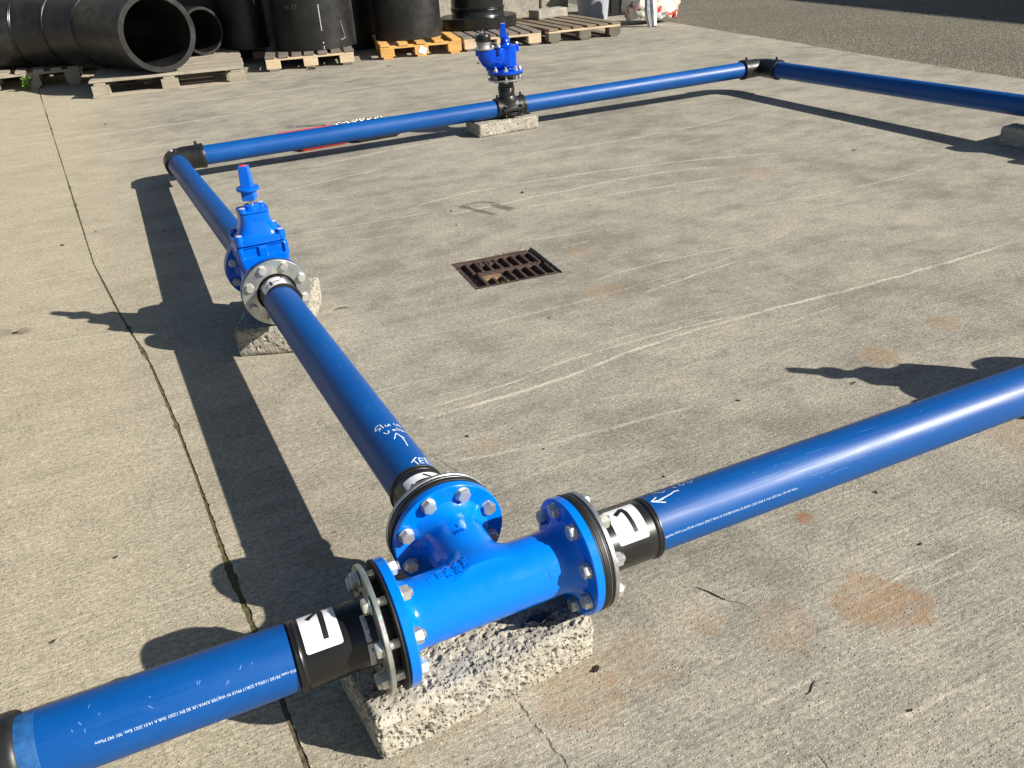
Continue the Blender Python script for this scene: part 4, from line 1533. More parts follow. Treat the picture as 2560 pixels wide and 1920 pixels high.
aV2 = adapter('black flange adapter hidden behind the blue gate valve', (-0.038, 1.8832, 0.2070), B2D, 0.0200, 0.0290, 0.112, False, gap_shade=True)

# right-hand valve, standing just past the picture's right edge on the main run: its shadow falls into view
RP = lambda x: (x, 0.0123 - 0.0121 * x, 0.2084)
v2 = gate_valve('blue gate valve beyond the right edge casting its shadow on the yard', Matrix.Translation(RP(1.985)) @ RZ(-90.7) @ Matrix.Rotation(R(5.0), 4, 'Y'))
adapter('black flange adapter on the gate valve beyond the right edge', RP(1.8425), (-1, 0.0121, 0), 0.0075, 0.0168, 0.112, True)
adapter('second black flange adapter on the gate valve beyond the right edge', RP(2.1275), (1, -0.0121, 0), 0.0075, 0.0168, 0.112, True)
put_block(far_block, 'concrete block under the gate valve beyond the right edge', T(1.985, -0.01, 0) @ RZ(2))
pipe('blue water pipe continuing beyond the gate valve at the right', PIPES['R'][0], PIPES['R'][1], 2.24, 3.9)


# ---- electrofusion elbows, coupler
def ef_elbow(label, corner, d1, d2, l1, l2, tag=True):
    """elbow: two socket legs from the corner along d1 and d2 (towards the pipes)"""
    t = thing('pipe_elbow', label, 'pipe elbow', Matrix.Translation(corner), 'black elbows at the corners of the pipe run')
    d1, d2 = Vector(d1).normalized(), Vector(d2).normalized()
    g = Geo()
    socket = lambda L: [(0.050, 0.02), (0.061, 0.030), (0.0635, 0.040), (0.0655, 0.062), (0.0660, L - 0.034), (0.0680, L - 0.026), (0.0690, L - 0.020), (0.0690, L - 0.003), (0.0675, L), (0.0553, L), (0.0553, L - 0.03)]
    g.lathe(socket(l1), 64, frame((0, 0, 0), d1))
    g.lathe(socket(l2), 64, frame((0, 0, 0), d2))
    # the bend itself
    pts = []
    for k in range(13):
        a = k / 12
        p = d1 * 0.062 * (1 - a) ** 2 + d2 * 0.062 * a ** 2
        pts.append(p)
    g.tube(pts, 0.0615, 48)
    part('body', g, MAT['black'], t)
    pin = Geo().lathe([(0.0085, 0), (0.0085, 0.012), (0.0065, 0.013), (0.0065, 0.021), (0.0045, 0.022), (0, 0.022)], 16).mesh('terminal_pin', MAT['black'])
    for d, L in ((d1, l1), (d2, l2)):
        link('terminal_pin', pin, t, frame(d * (L - 0.036), d) @ Matrix.Rotation(-math.pi / 2, 4, 'X') @ T(0, 0, 0.0645))
    if tag:
        gg = Geo()
        patch(gg, 0.0672, 0.060, 0.110, 88, 103, 0.001, 8)
        part('product_label', gg, MAT['white'], t, frame((0, 0, 0), d1), smooth=60)
    return t


ef_elbow('black elbow joining the left pipe to the far pipe', (-0.0945, 4.1797, 0.1245), -B2D, FD, 0.180, 0.170)
ef_elbow('black elbow at the far right corner of the pipe run', (4.0612, 4.1066, 0.1645), -FD, -GD_, 0.170, 0.200)
cpl = thing('pipe_coupler', 'black pipe coupler on the short blue pipe at the bottom left corner', 'pipe coupler', frame(PIPES['L'][0], PIPES['L'][1]))
part('body', Geo().lathe([(0.0553, -0.75), (0.0553, -0.7245), (0.0610, -0.7235), (0.0635, -0.7265), (0.0642, -0.733), (0.0642, -0.7615), (0.0632, -0.7630), (0.0632, -0.7650), (0.0650, -0.7670),
                          (0.0655, -0.80), (0.0655, -0.93), (0.0635, -0.95), (0.0610, -0.96), (0.0553, -0.96)], 80), MAT['black'], cpl)
pipe('blue water pipe leaving the coupler beyond the left edge', PIPES['L'][0], PIPES['L'][1], -1.9, -0.81)

# flange pair at the end of the right-hand far pipe, at the picture's right edge, and the tee it is bolted to
gp = lambda y: (4.094 - 0.0153 * (y - 2), y, 0.1903 - 0.0127 * (y - 2))
adapter('black flange adapter at the right edge over the shaded block', gp(1.775), GD_, 0.0215, 0.0305, 0.122, True, gap_shade=True)
tee2 = tee.copy(); COL.objects.link(tee2)
tee2.matrix_basis = Matrix.Translation(gp(1.595)) @ RZ(-89.1)
tee2['label'] = 'blue flanged tee beyond the right edge next to the shaded block'
for ch in list(tee.children):
    c = ch.copy(); COL.objects.link(c); c.parent = tee2
    for g2 in ch.children:
        d = g2.copy(); COL.objects.link(d); d.parent = c
tee['group'] = tee2['group'] = 'blue flanged tees'

# ================================================================== HYDRANT
SX = 2.02
sp = Vector((SX, 4.178 - 0.0176 * SX, 0.125 + 0.0098 * SX))
sad = thing('branch_saddle', 'black branch saddle clamped on the far pipe under the hydrant', 'pipe saddle', frame(sp, FD))
g = Geo()
def f_sad(x, y, z):
    a = np.maximum(np.sqrt(x * x + y * y) - 0.0625, np.abs(z) - 0.101)
    rims = np.maximum(np.sqrt(x * x + y * y) - 0.0668, np.maximum(np.abs(np.abs(z) - 0.093) - 0.008, -y - 0.02))
    n = np.maximum(np.sqrt(x * x + (z + 0.012) ** 2) - (0.050 + 0.014 * np.clip((0.085 - y) / 0.03, 0, 1) ** 2), np.abs(y - 0.06) - 0.055)
    d = smin(smin(a, rims, 0.004), n, 0.012)
    lug = sd_box(x, y, z, (-0.062, -0.006, 0.0), (0.014, 0.010, 0.075), 0.004)
    lug2 = sd_box(x, y, z, (0.062, -0.006, 0.0), (0.014, 0.010, 0.075), 0.004)
    d = smin(smin(d, lug, 0.006), lug2, 0.006)
    return smax(d, -y - 0.0615, 0.004)
link('body', iso_mesh('saddle_body', f_sad, (-0.082, -0.066, -0.105), (0.082, 0.118, 0.105), 0.0042, MAT['black']), sad)
pin = Geo().lathe([(0.0085, 0), (0.0085, 0.012), (0.0065, 0.013), (0.0065, 0.024), (0, 0.024)], 14).mesh('terminal_pin', MAT['black'])
for zz in (-0.083, 0.083):
    link('terminal_pin', pin, sad, T(0, 0.062, zz) @ Matrix.Rotation(-math.pi / 2, 4, 'X'))
for zz in (-0.055, 0.055):
    b = part('clamp_bolt', Geo().lathe([(0.0075, -0.034), (0.0075, 0.020), (0.0062, 0.0215), (0.0062, 0.0235), (0, 0.024)], 16).hexa(0.017, 0.010, 0.018), MAT['black_gloss'], sad, T(-0.069, -0.004, zz) @ Matrix.Rotation(-math.pi / 2, 4, 'X'))
    part('bolt_tip', Geo().lathe([(0.0046, 0.024), (0.0046, 0.028), (0, 0.029)], 12), MAT['bolt'], b)
    part('bolt_tip', Geo().lathe([(0.0046, -0.040), (0.0046, -0.034), (0, -0.034)], 12), MAT['bolt'], b)
for zz in (-0.036, 0.036):
    part('rib', Geo().box((-0.067, -0.028, zz), (0.010, 0.018, 0.005), 0.002), MAT['black'], sad)
part('bottom_clip', Geo().box((-0.066, -0.034, 0), (0.009, 0.010, 0.026), 0.002), MAT['black'], sad)
gg = Geo(); patch(gg, 0.0629, -0.052, 0.006, 122, 137, 0.002, 10)
part('product_label', gg, MAT['white'], sad, smooth=60)

HX, HY = 2.004, sp.y
hy = thing('fire_hydrant', 'blue fire hydrant with grey outlet and black cap standing over the far pipe', 'hydrant', T(HX, HY, 0))
def f_hyd(x, y, z):
    main = np.maximum(np.sqrt((x - 0.018) ** 2 + y * y) - 0.0605, np.abs(z - 0.458) - 0.058)
    neck = np.maximum(np.sqrt((x - 0.008) ** 2 + y * y) - (0.047 + 0.018 * np.clip((0.390 - z) / 0.012, 0, 1) ** 2), np.abs(z - 0.395) - 0.020)
    bowl = (np.sqrt(((x + 0.070) / 0.117) ** 2 + (y / 0.057) ** 2 + ((z - 0.508) / 0.120) ** 2) - 1) * 0.057
    bowl = smax(smin(bowl, sd_caps(x, y, z, (-0.100, 0, 0.452), (0.0, 0, 0.450), 0.050), 0.02), z - 0.5145, 0.003)
    d = smin(smin(main, bowl, 0.014), neck, 0.012)
    dr = np.maximum(np.sqrt((x + 0.118) ** 2 + y * y) - 0.0125, np.abs(z - 0.400) - 0.014)
    d = smin(d, dr, 0.004)
    for (lx, ly) in ((-0.184, -0.004), (-0.062, -0.058), (-0.062, 0.058), (0.090, 0.0)):
        lg = np.maximum(np.sqrt((x - lx) ** 2 + (y - ly) ** 2) - 0.0145, np.abs(z - 0.4985) - 0.0165)
        d = smin(d, lg, 0.007)
    return d
link('body', iso_mesh('hydrant_body', f_hyd, (-0.205, -0.080, 0.372), (0.112, 0.080, 0.520), 0.0042, MAT['paint_dark']), hy)
part('flange', annulus(0.03, 0.114, 0.3612, 0.3785, 0.0018, 64), MAT['paint_dark'], hy)
g = Geo()
g.lathe([(0, 0.5165), (0.063, 0.5165), (0.064, 0.5175), (0.064, 0.524), (0.062, 0.526), (0.046, 0.527), (0.036, 0.530), (0.0315, 0.538), (0.0285, 0.552), (0.0270, 0.566), (0.0265, 0.576), (0, 0.576)], 48, T(0.010, 0, 0))
g.lathe([(0.0145, 0.5165), (0.0145, 0.5255), (0, 0.5255)], 20, T(0.090, 0, 0)).lathe([(0.0145, 0.5165), (0.0145, 0.5255), (0, 0.5255)], 20, T(-0.062, -0.058, 0))
g.box((0.052, 0, 0.521), (0.038, 0.012, 0.004), 0.001)
g.box((-0.030, -0.03, 0.521), (0.032, 0.012, 0.004), 0.001, )
part('cover', g, MAT['paint_dark'], hy)
cp = Geo().loft([(0.572, 0.0230, 0.0230, 10), (0.574, 0.0250, 0.0250, 10), (0.588, 0.0248, 0.0248, 10), (0.5905, 0.022, 0.022, 10)], 48, RZ(-20))
cp.loft([(0.589, 0.0200, 0.0200, 12), (0.648, 0.0158, 0.0158, 12), (0.6525, 0.0154, 0.0154, 12), (0.6545, 0.0138, 0.0138, 12)], 48, RZ(-20))
part('stem_cap', cp, MAT['paint_dark'], hy, smooth=32)
part('cap_top', Geo().loft([(0.6547, 0.0130, 0.0130, 10), (0.6555, 0.0120, 0.0120, 10)], 40, RZ(-20)), MAT['cap_lilac'], hy)
part('stem_screw', Geo().hexa(0.012, 0, 0.006), MAT['bolt'], hy, frame((0.006, -0.029, 0.556), (0, -1, 0.1)))
OX = -0.141
part('outlet', Geo().lathe([(0, 0.5152), (0.056, 0.5152), (0.057, 0.5165), (0.057, 0.5220), (0.055, 0.5235), (0.0445, 0.5245), (0.0420, 0.5290), (0.0415, 0.548), (0.044, 0.550), (0.0445, 0.553), (0.0415, 0.556), (0.0430, 0.560), (0.0445, 0.562), (0.0415, 0.566), (0.0415, 0.580)], 44, T(OX, 0, 0))
     .box((OX + 0.055, -0.03, 0.5195), (0.035, 0.012, 0.0042), 0.001).box((OX - 0.035, 0, 0.5195), (0.025, 0.012, 0.0042), 0.001), MAT['grey_cast'], hy)
oc = part('outlet_cap', Geo().lathe([(0.0480, 0.562), (0.0495, 0.564), (0.0495, 0.578), (0.0475, 0.580), (0.0495, 0.582), (0.0495, 0.599), (0.0465, 0.6035), (0.030, 0.606), (0, 0.606)], 44, T(OX, 0, 0)), MAT['black_gloss'], hy)
lp = [(OX + 0.018 * math.cos(R(a)), 0.002, 0.605 + 0.024 * math.sin(R(a))) for a in range(0, 181, 15)]
part('cap_loop', Geo().tube(lp, 0.0045, 10), MAT['black_gloss'], oc)
wire = [(OX, 0, 0.622), (OX - 0.03, -0.01, 0.614), (OX - 0.062, -0.018, 0.590), (OX - 0.072, -0.02, 0.565), (OX - 0.060, -0.02, 0.545), (OX - 0.046, -0.018, 0.535)]
part('cap_wire', Geo().tube(wire, 0.0014, 6), MAT['galv'], oc)
wire = [(OX + 0.043, -0.01, 0.556), (OX + 0.065, -0.022, 0.549), (OX + 0.085, -0.024, 0.546), (OX + 0.105, -0.02, 0.540)]
part('cap_wire', Geo().tube(wire, 0.0016, 6), MAT['galv'], oc)
sb = Geo().hexa(0.019, 0, 0.012).lathe([(0, -0.001), (0.0125, -0.001), (0.0125, 0.0012), (0, 0.0012)], 18).mesh('lug_bolt', MAT['bolt'], 30)
for (lx, ly, lz) in ((-0.184, -0.004, 0.5240), (-0.062, -0.058, 0.5268), (-0.062, 0.058, 0.526), (0.090, 0.0, 0.5268), (-0.092, -0.030, 0.5245)):
    link('lug_bolt', sb, hy, T(lx, ly, lz))
def cast_plate(body, x0, z0, size, y_hint):
    """raised letters on the bowl's camera-side face"""
    v, f = text_flat(body)
    top, bot = [], []
    for a, b in v:
        x, z = x0 + a * size, z0 + b * size
        lo, hi = -0.12, 0.0
        for _ in range(20):
            m_ = (lo + hi) / 2
            if f_hyd(np.array([x]), np.array([m_]), np.array([z]))[0] < 0:
                hi = m_
            else:
                lo = m_
        top.append((x, hi - 0.0022, z))
        bot.append((x, hi + 0.0010, z))
    return Geo().add(top + bot, rim_faces(f, len(v)))


part('cast_lettering', cast_plate('GS', -0.088, 0.448, 0.042, 0), MAT['paint_dark'], hy, smooth=None)
part('cast_lettering', cast_plate('DN80', -0.104, 0.424, 0.020, 0), MAT['paint_dark'], hy, smooth=None)
# hydrant stub: gasket, black stub, ring
hs = thing('hydrant_stub', 'upright black stub with steel ring between the saddle and the hydrant', 'flange adapter', T(HX, HY, 0))
part('gasket', annulus(0.03, 0.114, 0.3555, 0.3610, 0.0008, 64), MAT['rubber'], hs)
part('stub', Geo().lathe([(0.040, 0.212), (0.0515, 0.214), (0.0515, 0.252), (0.0500, 0.2545), (0.0545, 0.258), (0.0545, 0.264), (0.0525, 0.267), (0.0545, 0.270), (0.0545, 0.276), (0.050, 0.280), (0.0505, 0.322), (0.056, 0.334), (0.078, 0.3385), (0.0785, 0.3550), (0.03, 0.3552)], 56), MAT['black_gloss'], hs)
part('backing_ring', annulus(0.0590, 0.1145, 0.3200, 0.3285, 0.0012, 64), MAT['galv'], hs)
Ls = 0.085
SH[Ls] = shank_mesh(Ls)
for k in range(8):
    a = R(22.5 + 45 * k)
    bx, by = 0.0915 * math.cos(a), 0.0915 * math.sin(a)
    sp_ = RZ(random.uniform(0, 60))
    b = link('bolt', M_HEAD, hs, T(bx, by, 0.3200) @ Matrix.Rotation(math.pi, 4, 'X') @ sp_)
    link('shank', SH[Ls], b, Matrix.Rotation(math.pi, 4, 'X') @ T(0, 0, 0.001))
    link('nut', M_NUT, hs, T(bx, by, 0.3788) @ sp_)
tg = Geo().box((0, 0, 0), (0.011, 0.0004, 0.009), 0.0003)
part('tag', tg, MAT['label_grey'], hs, T(0.028, -0.080, 0.344) @ RZ(15))

# ================================================================== TRAYS, SPANNER UNDER THE FAR PIPE
def tray(name, label, corners, h, mat, rim=0.012):
    """shallow tray with a raised lip: corners on the ground, in order round it"""
    g = Geo()
    c = [Vector((x, y, 0)) for x, y in corners]
    cen = sum(c, Vector()) / len(c)
    lay = []
    for (z, k) in ((0.002, 0.94), (h, 1.0), (h + 0.002, 0.995), (h, 0.97), (0.006, 0.92)):
        lay.append([cen + (p - cen) * k + Vector((0, 0, z)) for p in c])
    n = len(c)
    vs = [p for l in lay for p in l]
    fs = []
    for j in range(4):
        for i in range(n):
            fs.append((j * n + i, j * n + (i + 1) % n, (j + 1) * n + (i + 1) % n, (j + 1) * n + i))
    fs.append(tuple(4 * n + i for i in range(n)))
    fs.append(tuple(range(n))[::-1])
    g.add(vs, fs)
    t = thing(name, label, 'tray')
    part('shell', g, MAT[mat], t, smooth=None)
    return t


rt = tray('red_tray', 'shallow red plastic tray with white labels lying under the far pipe',
          [(0.635, 4.95), (0.655, 5.02), (1.03, 5.03), (1.07, 4.95), (1.035, 4.50), (0.99, 4.455), (0.69, 4.42), (0.66, 4.47)], 0.020, 'red')
for (x0, x1, y0) in ((0.685, 0.76, 4.975), (0.785, 0.84, 4.975), (0.885, 0.91, 4.975)):
    part('label_patch', Geo().box(((x0 + x1) / 2, y0 - 0.02, 0.012), ((x1 - x0) / 2, 0.030, 0.004), 0.001), MAT['white'], rt)
bt = tray('black_tray', 'shallow black tray beside the red tray under the far pipe',
          [(1.09, 4.93), (1.11, 4.98), (1.36, 4.99), (1.40, 4.94), (1.40, 4.52), (1.335, 4.44), (1.06, 4.42), (1.02, 4.47)], 0.028, 'black')
ch = thing('chain', 'steel chain lying along the back of the black tray', 'chain', T(0, 0, 0))
lk = Geo().tube([(0.011 * math.cos(R(a)), 0.006 * math.sin(R(a)), 0) for a in range(0, 361, 30)], 0.0026, 6, cap=False).mesh('link', MAT['steel'], 60)
for k in range(26):
    t_ = k / 25
    link('link', lk, ch, T(1.06 + 0.32 * t_, 4.965 + 0.01 * math.sin(k * 1.7), 0.034 + 0.004 * (k % 2)) @ RZ(random.uniform(-25, 25)) @ Matrix.Rotation(R(90 * (k % 2)), 4, 'X'))
spn = thing('spanner', 'long grey steel spanner lying behind the red tray', 'spanner', T(0.80, 5.24, 0.006) @ RZ(-24))
g = Geo().box((0.13, 0, 0), (0.12, 0.009, 0.004), 0.002)
part('handle', g, MAT['galv'], spn)
part('jaw', Geo().box((0.012, 0, 0), (0.016, 0.014, 0.006), 0.003).box((-0.014, 0.011, 0), (0.013, 0.006, 0.006), 0.002).box((-0.014, -0.011, 0), (0.013, 0.006, 0.006), 0.002), MAT['galv'], spn)


# ================================================================== PALLETS
def pallet(label, M, w, d, along_y, n_deck, bw, mats, h=0.144, front_skid=False, gaps=None):
    """mats: deck, stringer, block, skid. local x to the right, y back, origin at the front left foot"""
    t = thing('pallet', label, 'pallet', M, 'wooden pallets along the wall')
    dk, st, bk, sk = (MAT[m] for m in mats)
    bt_, tt = 0.022, 0.022
    jit = lambda a: random.uniform(-a, a)
    if along_y:
        meD = Geo().box((0, 0, 0), (d / 2, bw / 2, tt / 2), 0.003).mesh('deck_board', dk, 30)
        meS = Geo().box((0, 0, 0), (w / 2, 0.05, 0.011), 0.002).mesh('stringer_board', st, 30)
        meB = Geo().box((0, 0, 0), (0.072, 0.05, (h - tt - 0.022 - bt_) / 2), 0.003).mesh('block', bk, 30)
        meK = Geo().box((0, 0, 0), (d / 2, 0.05, bt_ / 2), 0.002).mesh('bottom_board', sk, 30)
        for k in range(n_deck):
            x = bw / 2 + (w - bw) * k / (n_deck - 1)
            link('deck_board', meD, t, T(x + jit(0.004), d / 2 + jit(0.006), h - tt / 2 + jit(0.0008)) @ RZ(90 + jit(0.5)))
        for y in (0.052, d / 2, d - 0.052):
            link('stringer_board', meS, t, T(w / 2, y, h - tt - 0.0115))
            for x in (0.074, w / 2, w - 0.074):
                link('block', meB, t, T(x + jit(0.003), y + jit(0.002), bt_ + (h - tt - 0.022 - bt_) / 2))
        for x in (0.074, w / 2, w - 0.074):
            link('bottom_board', meK, t, T(x, d / 2, bt_ / 2 + 0.0005) @ RZ(90))
    else:
        meD = Geo().box((0, 0, 0), (w / 2, bw / 2, tt / 2), 0.003).mesh('deck_board', dk, 30)
        meS = Geo().box((0, 0, 0), (d / 2 - 0.004, 0.05, 0.011), 0.002).mesh('stringer_board', st, 30)
        meB = Geo().box((0, 0, 0), (0.075, 0.055, (h - tt - 0.022 - bt_) / 2), 0.003).mesh('block', bk, 30)
        meK = Geo().box((0, 0, 0), (w / 2, 0.055, bt_ / 2), 0.002).mesh('bottom_board', sk, 30)
        for k in range(n_deck):
            y = bw / 2 + (d - bw) * k / (n_deck - 1)
            link('deck_board', meD, t, T(w / 2 + jit(0.008), y + jit(0.003), h - tt / 2 + jit(0.002)) @ RZ(jit(0.4)))
        for x in (0.08, w / 2, w - 0.08):
            link('stringer_board', meS, t, T(x, d / 2, h - tt - 0.0115) @ RZ(90))
            for y in (0.06, d / 2, d - 0.06):
                link('block', meB, t, T(x, y, bt_ + (h - tt - 0.022 - bt_) / 2))
        for y in ((0.06, d / 2, d - 0.06) if front_skid else (d / 2, d - 0.06)):
            link('bottom_board', meK, t, T(w / 2, y, bt_ / 2 + 0.0005))
    return t


GREY = ('wood_grey', 'wood_grey', 'wood_grey', 'wood_grey')
pA = pallet('weathered pallet at the left edge with a green weed in front', T(-1.40, 8.98, 0) @ RZ(-1.5), 0.90, 1.0, True, 6, 0.10, GREY, 0.172)
pBt = pallet('grey close boarded pallet carrying the open black pipe end', T(-0.442, 7.80, 0) @ RZ(-7.5), 1.36, 1.50, False, 11, 0.116, GREY, 0.150, True)
pG2 = pallet('grey pallet behind the close boarded pallet', T(-0.02, 9.36, 0) @ RZ(-4), 1.10, 0.95, False, 7, 0.12, GREY, 0.146, True)
pC = pallet('pallet with dark deck boards and pale blocks under the tall black pipe', T(1.205, 8.155, 0) @ RZ(-12), 0.885, 1.25, True, 7, 0.098, ('wood_taupe', 'wood_pale', 'wood_pale', 'wood_taupe'))
pD = pallet('new yellow wood pallet under the middle black pipe', T(2.375, 8.03, 0) @ RZ(-12.5), 0.865, 1.2, True, 5, 0.10, ('wood_yellow',) * 4)
pE = pallet('pallet with taupe deck boards carrying the black flanged stub', T(3.262, 7.875, 0) @ RZ(-10.3), 0.86, 1.2, True, 7, 0.10, ('wood_taupe', 'wood_pale', 'wood_pale', 'wood_taupe'))
pF = pallet('weathered brown pallet at the right carrying a loose concrete block', T(4.185, 7.69, 0) @ RZ(-3.2), 0.885, 1.45, True, 6, 0.112, ('wood_brown', 'wood_pale', 'wood_dirty', 'wood_dirty'), 0.148)
part('paper_tag', Geo().box((0, 0, 0), (0.04, 0.0006, 0.035), 0.0003), MAT['white'], pD, T(0.445, -0.0015, 0.062) @ Matrix.Rotation(R(25), 4, 'Y'))

# weed growing by the left pallet
wd = thing('weed', 'small bright green leafy weed growing beside the left pallet', 'weed', T(-0.985, 8.90, 0))
g = Geo()
lf = Geo().add([(0, 0, 0), (0.008, 0.011, 0.002), (0.010, 0.022, 0.0), (0, 0.034, -0.003), (-0.010, 0.022, 0.0), (-0.008, 0.011, 0.002), (0, 0.016, -0.002)],
               [(0, 1, 6), (1, 2, 6), (2, 3, 6), (3, 4, 6), (4, 5, 6), (5, 0, 6)]).mesh('leaf', MAT['leaf_green'], None)
for k in range(9):
    a = random.uniform(0, 6.28)
    top = Vector((0.05 * math.cos(a), 0.05 * math.sin(a) * 0.6 - 0.03, random.uniform(0.05, 0.17)))
    pts = [Vector((0, 0, 0)).lerp(top, u) + Vector((0, 0, 0.02 * math.sin(u * 3.1))) for u in (0, 0.33, 0.66, 1)]
    g.tube(pts, [0.0022, 0.0018, 0.0014, 0.0008], 5)
    for q in range(9):
        u = random.uniform(0.25, 1.0)
        p = Vector((0, 0, 0)).lerp(top, u) + Vector((0, 0, 0.02 * math.sin(u * 3.1)))
        sc = random.uniform(0.7, 1.25)
        link('leaf', lf, wd, Matrix.Translation(p) @ RZ(random.uniform(0, 360)) @ Matrix.Rotation(R(random.uniform(-30, 50)), 4, 'X') @ Matrix.Scale(sc, 4))
part('stem', g, MAT['leaf_green'], wd)

# ================================================================== BLACK PIPES ON THE PALLETS
# segmented bend lying on the left pallets: mitred lengths with weld beads between
BR = 0.338
zc = 0.158 + BR
path = [Vector((0.235, 7.775, zc)), Vector((-0.17, 8.70, zc)), Vector((-0.49, 9.10, zc)), Vector((-0.86, 9.38, zc)), Vector((-2.2, 9.72, zc))]
bend = thing('pipe_bend', 'huge black welded pipe bend lying on the left pallets with its open end facing out', 'pipe bend')
dirs = [(path[i + 1] - path[i]).normalized() for i in range(4)]
planes = [Vector((-0.238, 0.971, 0))] + [(dirs[i] + dirs[i + 1]).normalized() for i in range(3)] + [dirs[3]]
def mitre_ring(i, dirv, r, n=96):
    """section of a pipe of direction dirv cut by the mitre plane at path[i]"""
    F = frame((0, 0, 0), dirv)
    out = []
    for k in range(n):
        a = 2 * math.pi * k / n
        p = F @ Vector((r * math.cos(a), r * math.sin(a), 0))
        tt_ = -(p.dot(planes[i])) / dirv.dot(planes[i])
        out.append(path[i] + p + dirv * tt_)
    return out
for i in range(4):
    n = 96
    g = Geo()
    A, B = mitre_ring(i, dirs[i], BR), mitre_ring(i + 1, dirs[i], BR)
    vs, fs = A + B, [(k, (k + 1) % n, n + (k + 1) % n, n + k) for k in range(n)]
    if i == 0:
        Ai, Bi = mitre_ring(i, dirs[i], BR - 0.046), mitre_ring(i + 1, dirs[i], BR - 0.046)
        vs += Ai + Bi
        fs = [q[::-1] for q in fs]
        fs += [(2 * n + k, 2 * n + (k + 1) % n, 3 * n + (k + 1) % n, 3 * n + k) for k in range(n)]
        fs += [(k, (k + 1) % n, 2 * n + (k + 1) % n, 2 * n + k) for k in range(n)]
    else:
        fs = [q[::-1] for q in fs]
        Ai, Bi = mitre_ring(i, dirs[i], BR - 0.046), mitre_ring(i + 1, dirs[i], BR - 0.046)
        vs += Ai + Bi
        fs += [(2 * n + k, 2 * n + (k + 1) % n, 3 * n + (k + 1) % n, 3 * n + k) for k in range(n)]
    g.add(vs, fs)
    part('segment', g, MAT['black_dusty'], bend)
for i in (1, 2, 3):
    for off in (-0.007, 0.007):
        ring = mitre_ring(i, planes[i], BR + 0.004)
        pts = [p + planes[i] * off for p in ring]
        g = Geo().tube(pts + [pts[0]], 0.0085, 8, cap=False)
        part('weld_bead', g, MAT['black_gloss'], bend)
wg = Geo()
v, f = text_flat('63 X')


def pipe_hollow(name, label, M, r, wall, L, mat='black_dusty', cat='pipe', group=None, n=88):
    t = thing(name, label, cat, M, group)
    b = 0.003
    part('wall', Geo().lathe([(r - wall, b), (r - wall + b, 0), (r - b, 0), (r, b), (r, L - b), (r - b, L), (r - wall + b, L), (r - wall, L - b)], n, closed=True), MAT[mat], t)
    return t


az = -1.168
dv = Vector((-math.cos(az), -math.sin(az), 0))
pipe_hollow('pipe_offcut', 'smaller open black pipe lying behind the big pipe bend', frame((0.752, 8.842, 0.147 + 0.233), dv), 0.233, 0.028, 0.62)

UP = (0, 0, 1)
def standing(label, x, y, r, L, z=0.146, marks=(), rot=0.0):
    t = pipe_hollow('large_pipe', label, T(x, y, z) @ RZ(rot), r, 0.045, L, group='black pipes standing upright on the pallets')
    return t
s1 = standing('wide black pipe with a dotted white print line standing on the dark boarded pallet', 1.855, 8.605, 0.425, 1.3)
s2 = standing('black pipe standing behind and left of the wide dotted black pipe', 1.22, 9.16, 0.24, 1.25)
s3 = standing('black pipe standing alone on the yellow pallet', 2.865, 8.50, 0.365, 1.3)
s4 = standing('shaded black pipe standing behind the yellow pallet pipe', 2.45, 9.42, 0.40, 1.25, 0.0)
# dotted white factory line and lettering on the upright pipes
def vert_print(parent, r, th, spans, w=0.007, mat='white'):
    g = Geo()
    for (z0, z1) in spans:
        zz = z0
        while zz < z1:
            L = random.choice([0.006, 0.010, 0.014])
            patch(g, r + 0.001, zz, zz + L, th, th + math.degrees(w / r), 0, 3)
            zz += L + 0.004
    part('print_line', g, MAT[mat], parent, smooth=None, kind='stuff')
ang = lambda x, y: math.degrees(math.atan2(y, x))
vert_print(s1, 0.425, -94.0, [(0.008, 0.032), (0.062, 0.072), (0.185, 0.42)])
vert_print(s2, 0.24, -62.0, [(0.44, 0.50)], 0.012)
gg = Geo()
v, f = text_flat('9 01 3 7')
gg.add([wrap(0.40 + b * 0.06, -142 + a * 6.0, 0.4262) for a, b in v], f)
part('lettering', gg, MAT['ink_grey'], s1, smooth=None)
gg = Geo()
stroke(gg, 0.4262, [(0.075, -66.0), (0.088, -59.0), (0.095, -57.5)], 0.003)
stroke(gg, 0.4262, [(0.095, -57.5), (0.17, -60.5), (0.26, -63)], 0.0016)
part('scratch', gg, MAT['label_grey'], s1, smooth=None)

st = thing('flanged_stub', 'black flanged pipe stub standing disc down on the taupe pallet', 'pipe stub', T(3.805, 8.72, 0.147))
part('disc', Geo().lathe([(0.22, 0.0), (0.440, 0.0), (0.446, 0.006), (0.446, 0.112), (0.440, 0.118), (0.30, 0.120), (0.22, 0.120)], 88), MAT['black_gloss'], st)
part('neck', Geo().lathe([(0.27, 0.119), (0.312, 0.119), (0.308, 0.130), (0.303, 0.150), (0.303, 0.178), (0.310, 0.184), (0.313, 0.190), (0.310, 0.196), (0.304, 0.199), (0.310, 0.203), (0.313, 0.209), (0.310, 0.215), (0.300, 0.222), (0.300, 0.80), (0.26, 0.80), (0.26, 0.119)], 88), MAT['black_gloss'], st)
hole_me = Geo().lathe([(0.014, 0.0), (0.014, 0.0008), (0, 0.0008)], 16).mesh('bolt_hole', MAT['ink'])
for k in range(20):
    a = R(18 * k + 6)
    link('bolt_hole', hole_me, st, T(0.398 * math.cos(a), 0.398 * math.sin(a), 0.1188))

